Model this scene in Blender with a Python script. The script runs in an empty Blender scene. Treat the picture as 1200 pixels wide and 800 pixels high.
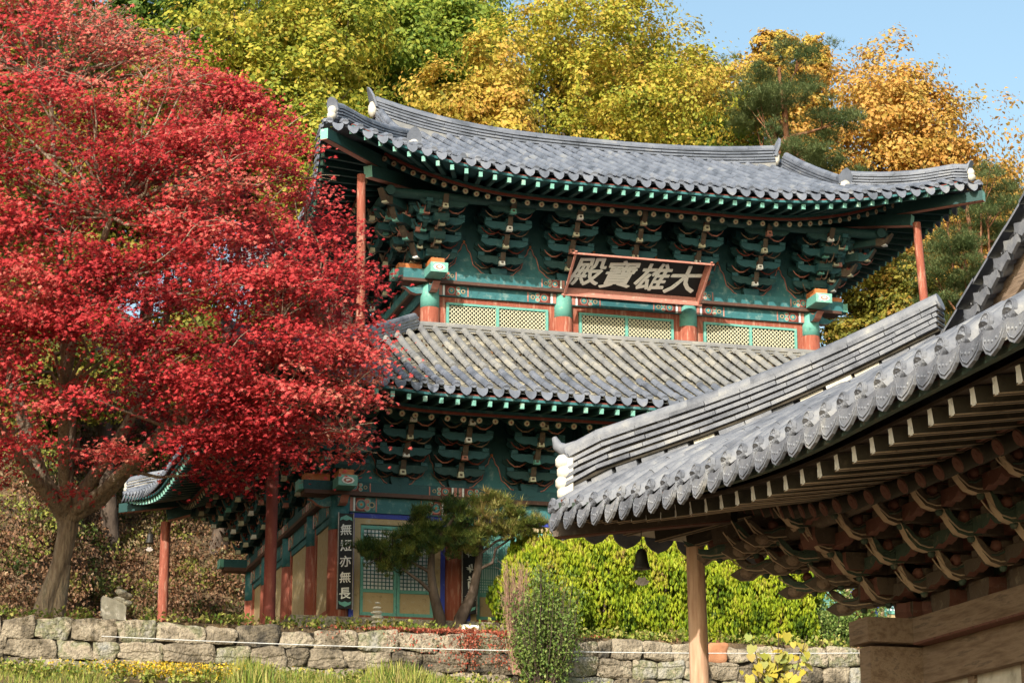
import bpy, math, random
import numpy as np
from mathutils import Vector, Matrix
random.seed(7); rng = np.random.default_rng(11)
R = math.radians
scene = bpy.context.scene
COL = scene.collection

# ------------------------------------------------------------------ camera, sky, sun, exposure
cam_d = bpy.data.cameras.new('camera'); cam = bpy.data.objects.new('camera', cam_d); COL.objects.link(cam)
cam.location = (-9.9825, -48.986, -6.895)
yaw, pitch = 0.2763, 0.2566
cam.rotation_euler = (math.pi/2 + pitch, 0, -yaw)
cam_d.sensor_width = 36; cam_d.lens = 36*2729/1200
cam_d.clip_start = 0.5; cam_d.clip_end = 3000
scene.camera = cam
SUN_AZ_OFF = R(35); SUN_EL = R(29.5)
sdir = Vector((-math.sin(SUN_AZ_OFF)*math.cos(SUN_EL), -math.cos(SUN_AZ_OFF)*math.cos(SUN_EL), math.sin(SUN_EL)))
world = bpy.data.worlds.new('World'); scene.world = world; world.use_nodes = True
wn = world.node_tree; bgn = wn.nodes['Background']
sky = wn.nodes.new('ShaderNodeTexSky'); sky.sky_type = 'NISHITA'; sky.sun_disc = False
sky.sun_elevation = SUN_EL; sky.sun_rotation = math.pi + SUN_AZ_OFF
sky.air_density = 1.1; sky.dust_density = 3.0; sky.ozone_density = 0.25
tint = wn.nodes.new('ShaderNodeMix'); tint.data_type = 'RGBA'; tint.blend_type = 'MULTIPLY'; tint.inputs[0].default_value = 1
wn.links.new(sky.outputs[0], tint.inputs[6]); tint.inputs[7].default_value = (1.02, 1.10, 1.02, 1); wn.links.new(tint.outputs[2], bgn.inputs[0]); bgn.inputs[1].default_value = 0.15
sl = bpy.data.lights.new('sun', 'SUN'); sl.energy = 4.6; sl.angle = R(0.53); sl.color = (1.0, 0.93, 0.82)
so = bpy.data.objects.new('sun', sl); COL.objects.link(so)
so.rotation_euler = sdir.to_track_quat('Z', 'Y').to_euler()
scene.view_settings.view_transform = 'Standard'; scene.view_settings.look = 'None'
scene.view_settings.gamma = 1; scene.view_settings.use_curve_mapping = False
scene.view_settings.exposure = 0.6
scene.cycles.max_bounces = 6; scene.cycles.transparent_max_bounces = 4

# ------------------------------------------------------------------ materials
def _nodes(name):
    m = bpy.data.materials.new(name); m.use_nodes = True
    return m, m.node_tree.nodes, m.node_tree.links, m.node_tree.nodes['Principled BSDF']
def ramp(ns, stops):
    r = ns.new('ShaderNodeValToRGB'); e = r.color_ramp.elements
    while len(e) < len(stops): e.new(0.5)
    for i, (p, c) in enumerate(stops): e[i].position = p; e[i].color = (*c, 1)
    return r
def noise_mat(name, stops, scale=3.0, rough=0.8, bump=0.15, bscale=None, detail=5, spec=0.3, stretch=None, dist=0.02, rand=0.0):
    m, ns, ls, b = _nodes(name)
    tc = ns.new('ShaderNodeTexCoord'); src = tc.outputs['Object']
    if stretch:
        mp = ns.new('ShaderNodeMapping'); mp.inputs['Scale'].default_value = stretch; ls.new(src, mp.inputs[0]); src = mp.outputs[0]
    n = ns.new('ShaderNodeTexNoise'); n.inputs['Scale'].default_value = scale; n.inputs['Detail'].default_value = detail
    n.inputs['Roughness'].default_value = 0.62
    ls.new(src, n.inputs['Vector'])
    fac = n.outputs[0]
    if rand:
        at = ns.new('ShaderNodeAttribute'); at.attribute_name = 'rnd'
        s = ns.new('ShaderNodeMath'); s.operation = 'SUBTRACT'; s.inputs[1].default_value = 0.5; ls.new(at.outputs['Fac'], s.inputs[0])
        mu = ns.new('ShaderNodeMath'); mu.operation = 'MULTIPLY_ADD'; mu.inputs[1].default_value = rand
        ls.new(s.outputs[0], mu.inputs[0]); ls.new(fac, mu.inputs[2]); fac = mu.outputs[0]
    r = ramp(ns, stops); ls.new(fac, r.inputs[0]); ls.new(r.outputs[0], b.inputs['Base Color'])
    b.inputs['Roughness'].default_value = rough; b.inputs['Specular IOR Level'].default_value = spec
    if bump:
        n2 = ns.new('ShaderNodeTexNoise'); n2.inputs['Scale'].default_value = bscale or scale*6; n2.inputs['Detail'].default_value = 6
        ls.new(src, n2.inputs['Vector'])
        bp = ns.new('ShaderNodeBump'); bp.inputs['Strength'].default_value = bump; bp.inputs['Distance'].default_value = dist
        ls.new(n2.outputs[0], bp.inputs['Height']); ls.new(bp.outputs[0], b.inputs['Normal'])
    return m
def painted(name, base, worn, worn_amt=0.5, scale=9, rough=0.6, bump=0.2, stretch=(1, 1, 1)):
    """paint that has flaked and faded in patches"""
    dk = tuple(c*0.55 for c in base)
    a = 0.46+0.25*(1-worn_amt)
    return noise_mat(name, [(0.28, dk), (0.42, base), (a, base), (min(a+0.14, .95), worn)], scale, rough, bump, scale*5, 7, 0.35, stretch)
def leaf_mat(name, cols, trans=0.35, rough=0.55):
    m, ns, ls, b = _nodes(name)
    at = ns.new('ShaderNodeAttribute'); at.attribute_name = 'rnd'
    st = [(i/(len(cols)-1) if len(cols) > 1 else 0, c) for i, c in enumerate(cols)]
    r = ramp(ns, st); ls.new(at.outputs['Fac'], r.inputs[0]); ls.new(r.outputs[0], b.inputs['Base Color'])
    b.inputs['Roughness'].default_value = rough; b.inputs['Specular IOR Level'].default_value = 0.25
    t = ns.new('ShaderNodeBsdfTranslucent'); ls.new(r.outputs[0], t.inputs[0])
    mx = ns.new('ShaderNodeMixShader'); mx.inputs[0].default_value = trans
    ls.new(b.outputs[0], mx.inputs[1]); ls.new(t.outputs[0], mx.inputs[2])
    ls.new(mx.outputs[0], ns['Material Output'].inputs[0])
    return m
M = {}
M['tile'] = noise_mat('roof_tile_clay', [(0.25, (.05, .058, .075)), (0.42, (.105, .118, .15)), (0.58, (.15, .165, .205)), (0.74, (.22, .225, .235)), (0.85, (.30, .29, .26))], 1.6, 0.55, 0.3, 30, 8, 0.45, rand=0.16)
M['tile_dry'] = noise_mat('roof_tile_weathered', [(0.25, (.10, .10, .11)), (0.42, (.165, .168, .175)), (0.58, (.225, .222, .215)), (0.75, (.33, .31, .265))], 1.5, 0.75, 0.3, 28, 8, 0.3, rand=0.16)
M['tile_pan'] = noise_mat('roof_pan_tile_lichen', [(0.3, (.08, .08, .08)), (0.52, (.19, .18, .15)), (0.75, (.36, .33, .26))], 2.0, 0.85, 0.3, 22, 8, 0.2, rand=0.3)
M['tile_fg'] = noise_mat('roof_tile_grey', [(0.25, (.065, .07, .085)), (0.43, (.12, .127, .15)), (0.58, (.17, .177, .20)), (0.72, (.23, .23, .235)), (0.85, (.34, .32, .27))], 4, 0.6, 0.3, 45, 9, 0.4, rand=0.22)
M['plaster'] = noise_mat('lime_plaster', [(0.3, (.30, .275, .23)), (0.5, (.50, .47, .41)), (0.8, (.62, .59, .53))], 5, 0.9, 0.3)
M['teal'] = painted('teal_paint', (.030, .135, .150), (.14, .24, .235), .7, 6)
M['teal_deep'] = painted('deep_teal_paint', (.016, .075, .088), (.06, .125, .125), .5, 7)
M['green_dk'] = painted('dark_green_paint', (.012, .050, .050), (.04, .09, .085), .5, 9)
M['mint'] = painted('mint_paint', (.17, .40, .34), (.42, .52, .44), .6, 4)
M['mint_dim'] = painted('faded_mint_paint', (.12, .34, .29), (.3, .42, .34), .5, 12)
M['red'] = painted('red_oxide_paint', (.27, .075, .045), (.40, .21, .15), .75, 9, .75, .5, (1.6, 1.6, .22))
M['red_dk'] = painted('dark_red_paint', (.16, .035, .025), (.25, .09, .06), .5, 6, .7, .2, (1, 1, .3))
M['pink'] = painted('salmon_paint', (.42, .17, .13), (.5, .33, .26), .6, 10)
M['orange'] = painted('orange_paint', (.50, .16, .05), (.45, .28, .18), .5, 10)
M['ochre'] = painted('ochre_paint', (.40, .30, .16), (.42, .38, .28), .6, 8)
M['cream'] = painted('cream_paint', (.52, .50, .36), (.60, .58, .45), .5, 14)
M['rafter_end'] = painted('rafter_end_paint', (.30, .25, .17), (.36, .32, .24), .6, 3)
M['rail'] = painted('brown_rail_paint', (.085, .04, .028), (.15, .085, .06), .5, 8)
M['blue'] = painted('ultramarine_paint', (.03, .05, .33), (.14, .17, .4), .4, 8)
M['white'] = painted('white_paint', (.80, .79, .76), (.6, .58, .55), .5, 14)
M['black'] = painted('black_lacquer', (.007, .007, .008), (.018, .017, .017), .4, 8, .6)
M['dark'] = noise_mat('dark_interior', [(0.3, (.01, .012, .012)), (0.7, (.025, .025, .022))], 4, .9, 0)
M['paper'] = noise_mat('window_paper', [(0.3, (.66, .68, .72)), (0.7, (.8, .82, .84))], 3, .9, .05)
M['paper_teal'] = noise_mat('blue_green_paper', [(0.3, (.48, .62, .62)), (0.7, (.62, .74, .72))], 3, .9, .05)
M['wood'] = noise_mat('weathered_wood', [(0.22, (.09, .055, .035)), (0.42, (.165, .115, .08)), (0.55, (.235, .17, .125)), (0.64, (.13, .095, .07)), (0.8, (.33, .25, .185))], 3, .85, .7, 12, 10, .2, (4, .6, 5))
M['wood_pole'] = noise_mat('pale_pole_wood', [(0.25, (.26, .14, .085)), (0.5, (.42, .26, .17)), (0.75, (.55, .38, .27))], 4, .75, .35, 14, 8, .25, (5, 5, .5))
M['fg_paint'] = painted('aged_brown_green_paint', (.078, .056, .040), (.15, .125, .09), .6, 9, .75, .35)
M['fg_green'] = painted('aged_green_paint', (.04, .062, .045), (.13, .11, .075), .6, 11, .75, .3)
M['fg_red'] = painted('aged_red_paint', (.125, .050, .036), (.17, .11, .08), .5, 10, .75, .3)
M['fg_pale'] = painted('aged_pale_edge_paint', (.36, .27, .185), (.22, .15, .10), .5, 12, .8, .3)
M['fg_dark'] = painted('aged_dark_rafter_paint', (.040, .034, .024), (.085, .065, .045), .6, 7, .8, .3)
M['fg_soffit'] = painted('aged_soffit_boards', (.055, .038, .028), (.10, .075, .055), .6, 6, .8, .3)
M['iron'] = noise_mat('dark_bronze', [(0.3, (.012, .012, .011)), (0.7, (.04, .036, .03))], 12, .5, .2)
M['tin'] = noise_mat('dull_metal_plate', [(0.3, (.22, .19, .17)), (0.7, (.36, .32, .30))], 12, .5, .2)
M['bark_maple'] = noise_mat('maple_bark', [(0.25, (.09, .065, .048)), (0.42, (.22, .165, .12)), (0.55, (.33, .26, .19)), (0.62, (.18, .15, .11)), (0.8, (.45, .38, .30))], 6, .9, 1.0, 12, 9, .1, (1.5, 1.5, .3), .08)
M['bark_dark'] = noise_mat('dark_bark', [(0.3, (.035, .025, .02)), (0.7, (.12, .09, .07))], 4, .9, .6, 12, 6, .1, (1, 1, .4), .04)
M['bark_pine'] = noise_mat('pine_bark', [(0.3, (.10, .05, .03)), (0.55, (.27, .13, .075)), (0.8, (.36, .22, .15))], 3, .9, .7, 9, 7, .1, (1, 1, .5), .05)
M['stone'] = noise_mat('wall_stone', [(0.22, (.05, .045, .038)), (0.36, (.15, .125, .092)), (0.48, (.245, .205, .155)), (0.58, (.34, .29, .22)), (0.66, (.17, .17, .10)), (0.74, (.29, .27, .225)), (0.9, (.22, .23, .225))], 2.6, .95, 1.0, 14, 10, .15, None, .09, rand=0.42)
M['rust_stone'] = noise_mat('rust_stone', [(0.3, (.28, .12, .06)), (0.7, (.42, .2, .11))], 5, .9, .5, 20)
M['gap'] = noise_mat('wall_earth_gap', [(0.3, (.02, .018, .014)), (0.7, (.06, .05, .038))], 6, .95, .3)
M['earth'] = noise_mat('leafy_earth', [(0.25, (.035, .028, .018)), (0.45, (.09, .065, .04)), (0.62, (.17, .115, .065)), (0.8, (.08, .09, .035))], 1.6, .95, .8, 12, 9, .1, None, .1)
M['litter'] = leaf_mat('fallen_leaves', [(.06, .035, .02), (.15, .085, .05), (.24, .14, .08), (.18, .08, .04), (.09, .09, .03), (.34, .24, .14)], .1)
M['hillscrub'] = leaf_mat('hill_scrub_leaves', [(.03, .05, .015), (.07, .10, .02), (.16, .18, .04), (.26, .26, .05), (.12, .10, .03)], .25)
M['grass'] = leaf_mat('meadow_grass', [(.07, .13, .02), (.16, .22, .035), (.30, .33, .06), (.42, .38, .12), (.22, .17, .07)], .3)
M['flowers'] = leaf_mat('small_yellow_flowers', [(.6, .42, .02), (.7, .5, .05), (.5, .3, .03)], .2)
M['creeper'] = leaf_mat('red_creeper', [(.30, .05, .03), (.42, .10, .06), (.36, .16, .10), (.2, .05, .03)], .2)
M['maple'] = leaf_mat('maple_leaves_red', [(.17, .010, .012), (.32, .020, .024), (.45, .036, .040), (.52, .065, .062), (.54, .13, .105), (.46, .20, .13)], .34)
M['yellowgreen'] = leaf_mat('leaves_yellow_green', [(.06, .11, .014), (.14, .19, .022), (.30, .32, .04), (.50, .44, .06), (.52, .34, .06)], .42)
M['green'] = leaf_mat('leaves_fresh_green', [(.045, .09, .014), (.10, .18, .025), (.22, .29, .04), (.40, .42, .06)], .42)
M['olive'] = leaf_mat('leaves_olive', [(.035, .055, .012), (.08, .10, .018), (.17, .17, .025), (.30, .25, .04), (.36, .19, .04)], .35)
M['gold'] = leaf_mat('leaves_golden', [(.16, .17, .03), (.40, .33, .05), (.56, .43, .08), (.60, .36, .08), (.46, .26, .06)], .42)
M['orangeleaf'] = leaf_mat('leaves_orange', [(.18, .17, .04), (.44, .30, .06), (.58, .36, .09), (.60, .30, .08), (.50, .42, .12)], .42)
M['needle'] = leaf_mat('pine_needles', [(.035, .06, .025), (.07, .11, .04), (.13, .18, .07), (.22, .26, .11)], .25)
M['needle_garden'] = leaf_mat('garden_pine_needles', [(.025, .06, .025), (.06, .11, .035), (.14, .19, .045), (.26, .28, .07), (.36, .26, .11)], .3)  # the garden pine's own needle tones, dark green up to yellow and brown
M['thuja'] = leaf_mat('golden_hedge_sprays', [(.04, .08, .008), (.12, .20, .014), (.27, .36, .020), (.40, .47, .028), (.46, .46, .05), (.30, .22, .07)], .4)
M['bush'] = leaf_mat('bush_leaves', [(.035, .08, .02), (.09, .16, .035), (.18, .26, .06), (.32, .36, .12)], .4)
M['twig'] = leaf_mat('dry_twigs', [(.26, .15, .11), (.36, .22, .16), (.2, .12, .09)], .1)
M['bigleaf'] = leaf_mat('large_yellow_leaves', [(.28, .30, .05), (.44, .38, .06), (.50, .37, .05), (.26, .32, .09), (.40, .28, .09)], .35)
M['cable'] = noise_mat('grey_cable', [(0.3, (.4, .4, .4)), (0.7, (.6, .6, .6))], 5, .5, 0)
M['pebble'] = noise_mat('pale_stone', [(0.3, (.38, .35, .29)), (0.6, (.56, .52, .45)), (0.8, (.66, .63, .56))], 5, .9, .5, 25)

# ------------------------------------------------------------------ mesh helpers
class MB:
    def __init__(s): s.v = []; s.f = []; s.m = []; s.mats = []; s.sm = []; s.r = []; s.cur = 0.5
    def mi(s, mat):
        if mat not in s.mats: s.mats.append(mat)
        return s.mats.index(mat)
    def add(s, vs, fs, mat, smooth=False):
        o = len(s.v); k = s.mi(mat); s.v += [tuple(p) for p in vs]
        for f in fs: s.f.append([i+o for i in f]); s.m.append(k); s.sm.append(smooth); s.r.append(s.cur)
    def box(s, c, size, mat, rot=None, taper=1.0):
        hx, hy, hz = size[0]/2, size[1]/2, size[2]/2
        vs = [Vector((x*hx*(taper if z > 0 else 1), y*hy*(taper if z > 0 else 1), z*hz)) for z in (-1, 1) for y in (-1, 1) for x in (-1, 1)]
        if rot is not None: vs = [rot @ v for v in vs]
        c = Vector(c); vs = [v+c for v in vs]
        s.add(vs, [(0, 2, 3, 1), (4, 5, 7, 6), (0, 1, 5, 4), (2, 6, 7, 3), (0, 4, 6, 2), (1, 3, 7, 5)], mat)
    def b2(s, x0, x1, y0, y1, z0, z1, mat): s.box(((x0+x1)/2, (y0+y1)/2, (z0+z1)/2), (abs(x1-x0), abs(y1-y0), abs(z1-z0)), mat)
    def bar(s, p0, p1, w, h, mat, endmat=None, w1=None, h1=None):
        """square bar from p0 to p1; h measured up"""
        p0, p1 = Vector(p0), Vector(p1); d = (p1-p0).normalized()
        sd = d.cross(Vector((0, 0, 1))); sd = sd.normalized() if sd.length > 1e-4 else Vector((1, 0, 0)); up = sd.cross(d)
        w1 = w if w1 is None else w1; h1 = h if h1 is None else h1
        vs = []
        for p, a, b in ((p0, w, h), (p1, w1, h1)):
            vs += [p-sd*a/2-up*b/2, p+sd*a/2-up*b/2, p+sd*a/2+up*b/2, p-sd*a/2+up*b/2]
        s.add(vs, [(0, 1, 5, 4), (1, 2, 6, 5), (2, 3, 7, 6), (3, 0, 4, 7), (0, 3, 2, 1)], mat)
        s.add(vs[4:], [(0, 1, 2, 3)], endmat or mat)
    def tube(s, pts, rs, mat, n=8, cap=True, capmat=None, smooth=True):
        pts = [Vector(p) for p in pts]
        if not hasattr(rs, '__len__'): rs = [rs]*len(pts)
        vs = []; prev = None
        for i, p in enumerate(pts):
            d = (pts[min(i+1, len(pts)-1)]-pts[max(i-1, 0)]).normalized()
            if prev is None:
                a = d.cross(Vector((0, 0, 1)));
                if a.length < 1e-3: a = Vector((1, 0, 0))
                a.normalize()
            else:
                a = (prev-d*prev.dot(d));
                a = a.normalized() if a.length > 1e-5 else Vector((1, 0, 0))
            prev = a; b = d.cross(a)
            for k in range(n):
                t = 2*math.pi*k/n; vs.append(p+(a*math.cos(t)+b*math.sin(t))*rs[i])
        fs = [(i*n+k, i*n+(k+1) % n, (i+1)*n+(k+1) % n, (i+1)*n+k) for i in range(len(pts)-1) for k in range(n)]
        s.add(vs, fs, mat, smooth)
        if cap:
            s.add(vs[:n], [tuple(range(n))[::-1]], capmat or mat); s.add(vs[-n:], [tuple(range(n))], capmat or mat)
    def lathe(s, c, prof, mat, n=16, smooth=True):
        vs = [(c[0]+r*math.cos(2*math.pi*k/n), c[1]+r*math.sin(2*math.pi*k/n), c[2]+z) for r, z in prof for k in range(n)]
        fs = [(i*n+k, i*n+(k+1) % n, (i+1)*n+(k+1) % n, (i+1)*n+k) for i in range(len(prof)-1) for k in range(n)]
        fs += [tuple(range(n))[::-1], tuple(range((len(prof)-1)*n, len(prof)*n))]
        s.add(vs, fs, mat, smooth)
    def ball(s, c, r, mat, n=8, sq=(1, 1, 1)):
        vs = []; fs = []
        for i in range(n//2+1):
            ph = math.pi*i/(n//2)
            for k in range(n):
                t = 2*math.pi*k/n
                vs.append((c[0]+r*sq[0]*math.sin(ph)*math.cos(t), c[1]+r*sq[1]*math.sin(ph)*math.sin(t), c[2]+r*sq[2]*math.cos(ph)))
        for i in range(n//2):
            for k in range(n): fs.append((i*n+k, i*n+(k+1) % n, (i+1)*n+(k+1) % n, (i+1)*n+k))
        s.add(vs, fs, mat, True)
    def extrude(s, poly, o, ax, up, nrm, th, mat, edgemat=None):
        """2-D outline poly (list of (a, b)) in the plane ax/up at o, thickness th along nrm (centred)"""
        o, ax, up, nrm = Vector(o), Vector(ax), Vector(up), Vector(nrm); n = len(poly)
        A = [o+ax*a+up*b+nrm*th/2 for a, b in poly]; B = [o+ax*a+up*b-nrm*th/2 for a, b in poly]
        s.add(A+B, [tuple(range(n)), tuple(range(2*n-1, n-1, -1))], mat)
        s.add(A+B, [(i, i+n, (i+1) % n+n, (i+1) % n) for i in range(n)], edgemat or mat)
    def build(s, name, parent=None, loc=None):
        me = bpy.data.meshes.new(name); me.from_pydata(s.v, [], s.f)
        for m in s.mats: me.materials.append(m if not isinstance(m, str) else M[m])
        me.polygons.foreach_set('material_index', s.m); me.polygons.foreach_set('use_smooth', s.sm)
        a = me.attributes.new('rnd', 'FLOAT', 'FACE'); a.data.foreach_set('value', s.r)
        me.update()
        o = bpy.data.objects.new(name, me); COL.objects.link(o)
        if parent: o.parent = parent; o.matrix_parent_inverse = parent_inv(parent)
        if loc: o.location = loc
        return o
def wm(o):
    return wm(o.parent) @ o.matrix_parent_inverse @ o.matrix_basis if o.parent else o.matrix_basis.copy()
def parent_inv(p): return wm(p).inverted()
def tag(o, label=None, cat=None, group=None, kind=None):
    if label: o['label'] = label
    if cat: o['category'] = cat
    if group: o['group'] = group
    if kind: o['kind'] = kind
    return o
def empty(name, loc, label, cat, group=None):
    o = bpy.data.objects.new(name, None); o.empty_display_size = .3; o.location = loc; COL.objects.link(o)
    return tag(o, label, cat, group)

# ------------------------------------------------------------------ leaves (numpy)
def tmpl(kind):
    if kind == 'fold': return np.array([[0, -.5, 0], [.32, 0, .12], [0, .5, 0], [-.32, 0, .12]]), [(0, 1, 2), (0, 2, 3)]
    if kind == 'star':
        v = [(0, -.12, 0)]; tips = [(-.5, -.05), (-.38, .38), (0, .58), (.38, .38), (.5, -.05)]
        val = [(-.14, -.3), (-.17, .06), (-.09, .2), (.09, .2), (.17, .06), (.14, -.3)]
        v += [(a, b, -.10) for a, b in tips] + [(a, b, .03) for a, b in val]
        return np.array(v), [(0, 6+i, 1+i, 7+i) for i in range(5)]
    if kind == 'needle':
        v = []; f = []
        for i in range(8):
            t = 2*math.pi*i/8+.3*(i % 2); e = .35+.55*((i*3) % 5)/4
            d = Vector((math.cos(t)*math.cos(e), math.sin(t)*math.cos(e), math.sin(e)))
            s = d.cross(Vector((0, 0, 1))).normalized()*.045
            v += [tuple(s), tuple(-s), tuple(d)]; f.append((3*i, 3*i+1, 3*i+2))
        return np.array(v), f
    if kind == 'spray':
        v = []; f = []
        for i, (t, ln) in enumerate(((0, 1), (1.1, .8), (2.2, .9), (-.9, .7))):
            c, s_ = math.cos(t)*.28, math.sin(t)*.28
            v += [(0, 0, 0), (c*.6-s_*.5, s_*.6+c*.5, ln*.5), (c*.5, s_*.5, ln), (c*.6+s_*.5, s_*.6-c*.5, ln*.5)]
            f += [(4*i, 4*i+1, 4*i+2, 4*i+3)]
        return np.array(v), f
    if kind == 'blade':
        return np.array([[-.03, 0, 0], [.03, 0, 0], [.035, .06, .5], [-.02, .07, .5], [.0, .22, 1.0]]), [(0, 1, 2, 3), (3, 2, 4, 4)]
    if kind == 'heart':
        v = [(0, -.35, 0), (.3, -.5, .06), (.5, -.2, .08), (.38, .2, .03), (0, .6, -.06), (-.38, .2, .03), (-.5, -.2, .08), (-.3, -.5, .06)]
        return np.array(v), [(0, 1, 2, 3), (0, 3, 4, 5), (0, 5, 6, 7)]
def rotmats(n, mode):
    if mode == 'up':
        a = rng.uniform(0, 2*np.pi, n); t = rng.normal(0, .22, (n, 2))
        z = np.stack([t[:, 0], t[:, 1], np.ones(n)], 1)
    elif mode == 'sunward':
        a = rng.uniform(0, 2*np.pi, n); z = np.stack([rng.normal(-.2, .5, n), rng.normal(-.5, .42, n), np.abs(rng.normal(.65, .35, n))], 1)
    elif mode == 'flat':
        a = rng.uniform(0, 2*np.pi, n); z = np.stack([rng.normal(0, .55, n), rng.normal(0, .55, n), np.abs(rng.normal(.8, .35, n))], 1)
    else:
        a = rng.uniform(0, 2*np.pi, n); z = rng.normal(0, 1, (n, 3)); z[:, 2] = np.abs(z[:, 2])*.9+.1
    z /= np.linalg.norm(z, axis=1)[:, None]
    x = np.stack([np.cos(a), np.sin(a), np.zeros(n)], 1); x -= z*(x*z).sum(1)[:, None]; x /= np.linalg.norm(x, axis=1)[:, None]+1e-9
    y = np.cross(z, x); return np.stack([x, y, z], 2)
def leaves(name, P, size, kind, mat, parent=None, mode='any', rnd=None, jit=.35, Rm=None):
    P = np.asarray(P, float); n = len(P); V, F = tmpl(kind); k = len(V)
    Rm = rotmats(n, mode) if Rm is None else Rm; s = size*(1+jit*rng.uniform(-1, 1, n)) if np.isscalar(size) else size
    W = np.einsum('nij,kj->nki', Rm, V)*s[:, None, None]+P[:, None, :]
    tri = [tuple(dict.fromkeys(f)) for f in F]
    me = bpy.data.meshes.new(name); lens = np.array([len(f) for f in tri]); flat = np.concatenate([np.array(f) for f in tri])
    me.vertices.add(n*k); me.vertices.foreach_set('co', W.reshape(-1).astype(np.float32))
    loops = (flat[None, :]+(np.arange(n)*k)[:, None]).reshape(-1)
    tot = np.tile(lens, n); st = np.concatenate([[0], np.cumsum(tot)[:-1]])
    me.loops.add(len(loops)); me.loops.foreach_set('vertex_index', loops.astype(np.int32))
    me.polygons.add(len(tot)); me.polygons.foreach_set('loop_start', st.astype(np.int32)); me.polygons.foreach_set('loop_total', tot.astype(np.int32))
    me.update(calc_edges=True); me.materials.append(M[mat])
    rv = rng.uniform(0, 1, n) if rnd is None else np.clip(rnd, 0, 1)
    a = me.attributes.new('rnd', 'FLOAT', 'FACE'); a.data.foreach_set('value', np.repeat(rv, len(tri)).astype(np.float32))
    o = bpy.data.objects.new(name, me); COL.objects.link(o)
    if parent: o.parent = parent; o.matrix_parent_inverse = parent_inv(parent)
    return o

# ------------------------------------------------------------------ terrain
def smooth(a, b, x):
    t = np.clip((x-a)/(b-a), 0, 1); return t*t*(3-2*t)
def gz(x, y):
    x = np.asarray(x, float); y = np.asarray(y, float)
    low = np.maximum(-1.72-.12*smooth(0, 10, x) - .36*np.maximum(0, -3.5-y), -8.5)
    back = np.maximum(0, y-(13.9-6.6*smooth(-2.3, -6, x)))
    hill = -.50 + (.40+.36*(1-smooth(2, 9, x)))*back - .30*np.maximum(0, back-15)*(1-smooth(2, 9, x)) - .12*np.maximum(0, back-24) + .25*np.sin(x*.7+y*.4)*np.clip(back, 0, 1)*.6
    side = np.maximum(0, -x-11.5)
    hill = hill+.5*side*smooth(-4, 4, y)
    bx = np.maximum(0, x-22); hill = hill-.09*bx*smooth(10, 40, y)
    return np.where(y > -2.45, hill, low)
def ground():
    xs = np.unique(np.concatenate([np.arange(-20, 30, .5), np.linspace(-400, -20, 30), np.linspace(30, 400, 30)]))
    ys = np.unique(np.concatenate([np.arange(-30, -3, .75), [-2.9, -2.46, -2.44, -2.3], np.arange(-2, 40, .6), np.linspace(-400, -30, 25), np.linspace(40, 400, 24)]))
    X, Y = np.meshgrid(xs, ys); Z = gz(X, Y)
    Z = np.where(Y < -60, -8.6, Z)
    Z += np.where((Y > -2.2) & (Y < 60), .05*np.sin(X*3.1+Y*1.7)+.05*np.sin(X*1.3-Y*2.9), 0)
    n, m = X.shape; V = np.stack([X, Y, Z], 2).reshape(-1, 3)
    F = [(i*m+j, i*m+j+1, (i+1)*m+j+1, (i+1)*m+j) for i in range(n-1) for j in range(m-1)]
    me = bpy.data.meshes.new('ground'); me.from_pydata(V.tolist(), [], F); me.materials.append(M['earth']); me.polygons.foreach_set('use_smooth', [True]*len(F))
    o = bpy.data.objects.new('ground', me); COL.objects.link(o); tag(o, 'leafy brown ground and wooded hillside around the temple', 'ground', kind='structure')
ground()

# ------------------------------------------------------------------ Korean tiled roof
class Roof:
    def __init__(s, x0, x1, y0, y1, z0, prof, rise, Lc, flare):
        s.x0, s.x1, s.y0, s.y1, s.z0, s.prof, s.rise, s.Lc, s.fl = x0, x1, y0, y1, z0, prof, rise, Lc, flare
    def face(s, k):
        x0, x1, y0, y1 = s.x0, s.x1, s.y0, s.y1
        return {'S': (Vector((x0, y0, 0)), Vector((1, 0, 0)), Vector((0, 1, 0)), x1-x0),
                'N': (Vector((x1, y1, 0)), Vector((-1, 0, 0)), Vector((0, -1, 0)), x1-x0),
                'W': (Vector((x0, y1, 0)), Vector((0, -1, 0)), Vector((1, 0, 0)), y1-y0),
                'E': (Vector((x1, y0, 0)), Vector((0, 1, 0)), Vector((-1, 0, 0)), y1-y0)}[k]
    def f(s, x): return max(0, 1-max(x, 0)/s.Lc)**2
    def o(s, c): return s.fl*s.f(c)
    def z(s, c, d): return s.z0+s.prof(max(d, -.5))+s.rise*s.f(c)*s.f(d)+(.0 if s.Lc > 900 else 0)
    def P(s, k, a, d, dz=0):
        C, A, N, L = s.face(k); c = min(a, L-a); p = C+A*a+N*d; p.z = s.z(c, d)+dz; return p
    def corner(s, k, t, dz=0):
        """point on the hip line: corner k in SW SE NW NE, distance t inwards"""
        x = s.x0+t if 'W' in k else s.x1-t; y = s.y0+t if 'S' in k else s.y1-t
        return Vector((x, y, s.z(t, t)+dz))
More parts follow.
